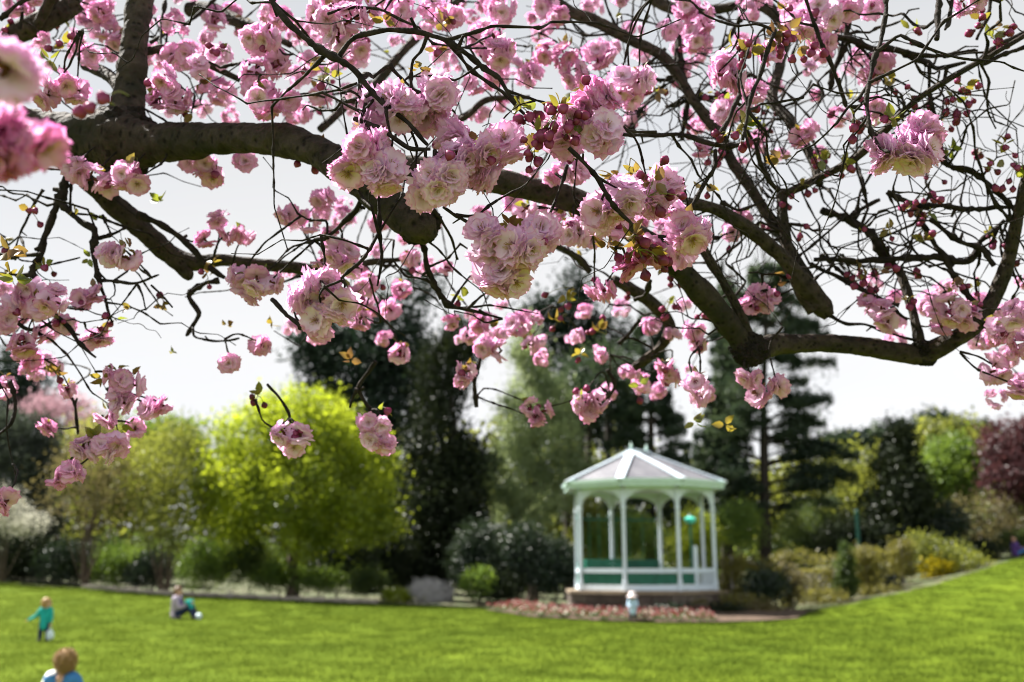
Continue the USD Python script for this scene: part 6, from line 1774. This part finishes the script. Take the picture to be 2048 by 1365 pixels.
# --- buds and young leaves
for (px, py, rp, D, nb, nl) in [(1120, 215, 46, 1.38, 9, 7), (1075, 270, 36, 1.37, 8, 3), (1060, 305, 30, 1.38, 6, 2), (1045, 215, 30, 1.40, 2, 9), (1140, 255, 30, 1.37, 5, 2), (1300, 500, 36, 1.44, 10, 6), (1270, 470, 30, 1.44, 4, 8), (1310, 365, 32, 1.42, 6, 5), (1270, 350, 24, 1.44, 2, 7),
                               (1225, 350, 22, 1.44, 0, 6), (1020, 452, 24, 1.38, 0, 8), (910, 268, 20, 1.40, 0, 4), (838, 140, 22, 1.42, 0, 6), (1215, 490, 26, 1.5, 1, 7), (1545, 75, 36, 1.55, 4, 8), (1500, 100, 32, 1.6, 6, 5), (1600, 90, 30, 1.65, 6, 3), (1580, 60, 26, 1.6, 3, 4), (1490, 250, 32, 1.55, 3, 8), (1470, 265, 22, 1.55, 3, 4), (1560, 320, 26, 1.8, 0, 7),
                               (1780, 240, 28, 1.5, 1, 6), (1830, 230, 22, 1.5, 4, 1), (1860, 235, 18, 1.5, 3, 0), (2000, 55, 26, 1.8, 4, 4), (1985, 75, 22, 1.8, 4, 3), (1930, 170, 26, 1.85, 6, 3), (1910, 200, 24, 1.9, 6, 2), (1925, 230, 18, 1.9, 4, 1), (2010, 290, 26, 1.85, 3, 4), (2030, 340, 30, 1.85, 6, 4), (1990, 335, 22, 1.85, 4, 3), (1900, 300, 26, 1.9, 3, 5), (1850, 395, 20, 1.9, 5, 0),
                               (1690, 330, 24, 1.9, 3, 5), (1640, 320, 22, 1.95, 3, 4), (1600, 370, 20, 2.0, 3, 2), (1740, 250, 20, 1.9, 3, 2), (1780, 160, 26, 1.9, 2, 5), (1820, 190, 20, 1.9, 4, 1), (1700, 200, 22, 2.0, 2, 4), (1820, 60, 22, 1.9, 3, 2), (1960, 40, 20, 1.8, 3, 2), (1780, 460, 20, 2.0, 1, 5), (1850, 480, 24, 2.0, 1, 6), (1760, 540, 26, 2.0, 4, 2), (1730, 555, 20, 2.0, 3, 1), (1910, 570, 24, 1.95, 3, 4), (1830, 430, 18, 2.0, 2, 2),
                               (130, 90, 22, 1.9, 3, 3), (100, 120, 24, 1.75, 1, 5), (440, 95, 18, 1.85, 4, 2), (520, 150, 16, 1.7, 3, 0), (600, 60, 18, 1.7, 3, 2), (660, 150, 22, 1.6, 1, 4), (770, 45, 22, 1.6, 0, 6), (885, 45, 26, 1.75, 1, 7), (400, 170, 22, 1.9, 0, 4), (195, 430, 22, 2.0, 0, 3), (320, 405, 24, 1.95, 0, 5), (255, 490, 18, 1.75, 0, 3), (60, 420, 22, 1.95, 3, 2), (20, 500, 34, 1.5, 0, 5), (30, 560, 34, 1.5, 0, 5), (110, 745, 26, 1.9, 1, 5),
                               (205, 755, 20, 1.75, 0, 4), (190, 875, 30, 1.75, 0, 7), (255, 845, 18, 1.85, 0, 3), (325, 610, 20, 1.95, 1, 5), (200, 660, 20, 1.95, 1, 4), (455, 650, 20, 2.1, 0, 3), (540, 650, 20, 2.1, 0, 4), (340, 705, 14, 2.1, 0, 3), (700, 720, 22, 2.0, 0, 5), (765, 822, 18, 1.85, 1, 3), (520, 790, 22, 1.95, 3, 3), (980, 655, 26, 2.3, 0, 5), (1110, 640, 26, 2.3, 2, 5), (1200, 660, 30, 2.3, 3, 5), (1130, 590, 24, 2.2, 3, 4), (1160, 710, 24, 2.4, 2, 4), (1420, 620, 22, 2.1, 4, 1),
                               (1340, 610, 24, 2.2, 5, 2), (1390, 845, 26, 2.0, 0, 6), (1450, 850, 24, 2.0, 0, 4), (1280, 770, 22, 2.3, 1, 3), (180, 205, 26, .82, 2, 0), (210, 185, 22, .82, 1, 0), (15, 520, 30, 1.3, 0, 2)]:
    bud_spots.append((near(px, py, D) - TB, rp / F * D, nb, nl, 0 if D < 1.62 else 1))
W2 = Wd[:, :3]
q = to_px(W2)
ok = np.nonzero((q[:, 0] > 1330) & (q[:, 0] < 2060) & (q[:, 1] > 0) & (q[:, 1] < 640))[0]
for k in r.choice(ok, 42):
    bud_spots.append((W2[k] + r.normal(0, .01, 3), r.uniform(.014, .026), int(r.integers(1, 5)), int(r.integers(0, 4)), 2))
ok = np.nonzero((q[:, 0] > 0) & (q[:, 0] < 1330) & (q[:, 1] > 0) & (q[:, 1] < 760) & (q[:, 2] > 1.6))[0]
for k in r.choice(ok, 60):
    bud_spots.append((W2[k] + r.normal(0, .01, 3), r.uniform(.012, .024), int(r.integers(0, 3)), int(r.integers(1, 5)), 2))

one_buds, one_leaves, rest_buds, rest_leaves, stalk_mesh = [], [], [], [], []
for (c, R, nb, nl, rank) in bud_spots:
    k = np.argmin(np.linalg.norm(Wd[:, :3] - c, axis=1))
    dv_ = Wd[k, :3] - c
    root = c + dv_ * min(.35, .03 / max(np.linalg.norm(dv_), 1e-6))
    for _ in range(nb):
        p = c + r.normal(0, .5, 3) * R + np.array([0, 0, -.3 * R])
        up = root - p + np.array([0, 0, .012]) + r.normal(0, .004, 3)
        m = place(buds[r.integers(4)], frame(up, r.uniform(0, 6)), p, None, r.uniform(.75, 1.2))
        S = resample(np.array([[*root, 1.0], [*((root + p) / 2 + [0, 0, .004]), 1.0], [*p, 1.0]]), .01)[:, :3]
        stalk_mesh.append(tube(S, .0007, 4))
        (one_buds if rank == 0 and len(one_buds) < 130 else rest_buds).append(m)
    tone = r.uniform(0, 1)
    for _ in range(nl):
        d = r.normal(size=3) * [1, .8, .7] + np.array([0, 0, .25])
        M = frame(np.cross(d, r.normal(size=3)), 0)
        d = d / np.linalg.norm(d)
        zc = np.cross(np.cross(d, r.normal(size=3)), d)
        zc /= np.linalg.norm(zc)
        M = np.stack([np.cross(d, zc), d, zc], 1)
        v, f, u = leaf_mesh(r, float(np.clip(R * r.uniform(.8, 1.5), .010, .024)), tone)
        m = (v @ M.T + c + d * .003, f, u)
        (one_leaves if rank == 0 and len(one_leaves) < 240 else rest_leaves).append(m)
for m in one_buds:
    part(cherry, 'bud', (m[0], m[1]), m_bud, smooth=True, uv=m[2])
for m in one_leaves:
    part(cherry, 'leaf', (m[0], m[1]), m_leaf, smooth=True, uv=m[2])
v, f, u = cat3(rest_buds)
part(cherry, 'small_buds', (v, f), m_bud, smooth=True, uv=u, kind='stuff')
v, f, u = cat3(rest_leaves)
part(cherry, 'young_leaves', (v, f), m_leaf, smooth=True, uv=u, kind='stuff')
m_stalk = matte('flower_stalk', (0.13, 0.12, 0.03), rough=0.6, vary=0.3, scale=60)
part(cherry, 'flower_stalks', cat(stalk_mesh), m_stalk, kind='stuff')
# --- twigs: the traced ones and the thickest of the others as parts, the finest together
ranked = sorted(range(len(twig_store)), key=lambda i: (-twig_store[i][2], -float(np.mean(twig_store[i][1])) * np.linalg.norm(twig_store[i][0][-1] - twig_store[i][0][0])))
fine = []
for n_, i in enumerate(ranked):
    P, R, _ = twig_store[i]
    m = tube(P, np.maximum(R, .0006), 8 if n_ < 120 else 6, bump=.15 if n_ < 120 else 0, freq=160.0)
    if n_ < 240:
        part(cherry, 'twig', m, m_twig, smooth=True)
    else:
        fine.append(m)
fine += [tube(P, np.maximum(R, .0006), 5) for P, R in stalks]
part(cherry, 'fine_twigs', cat(fine), m_twig, smooth=True, kind='stuff')
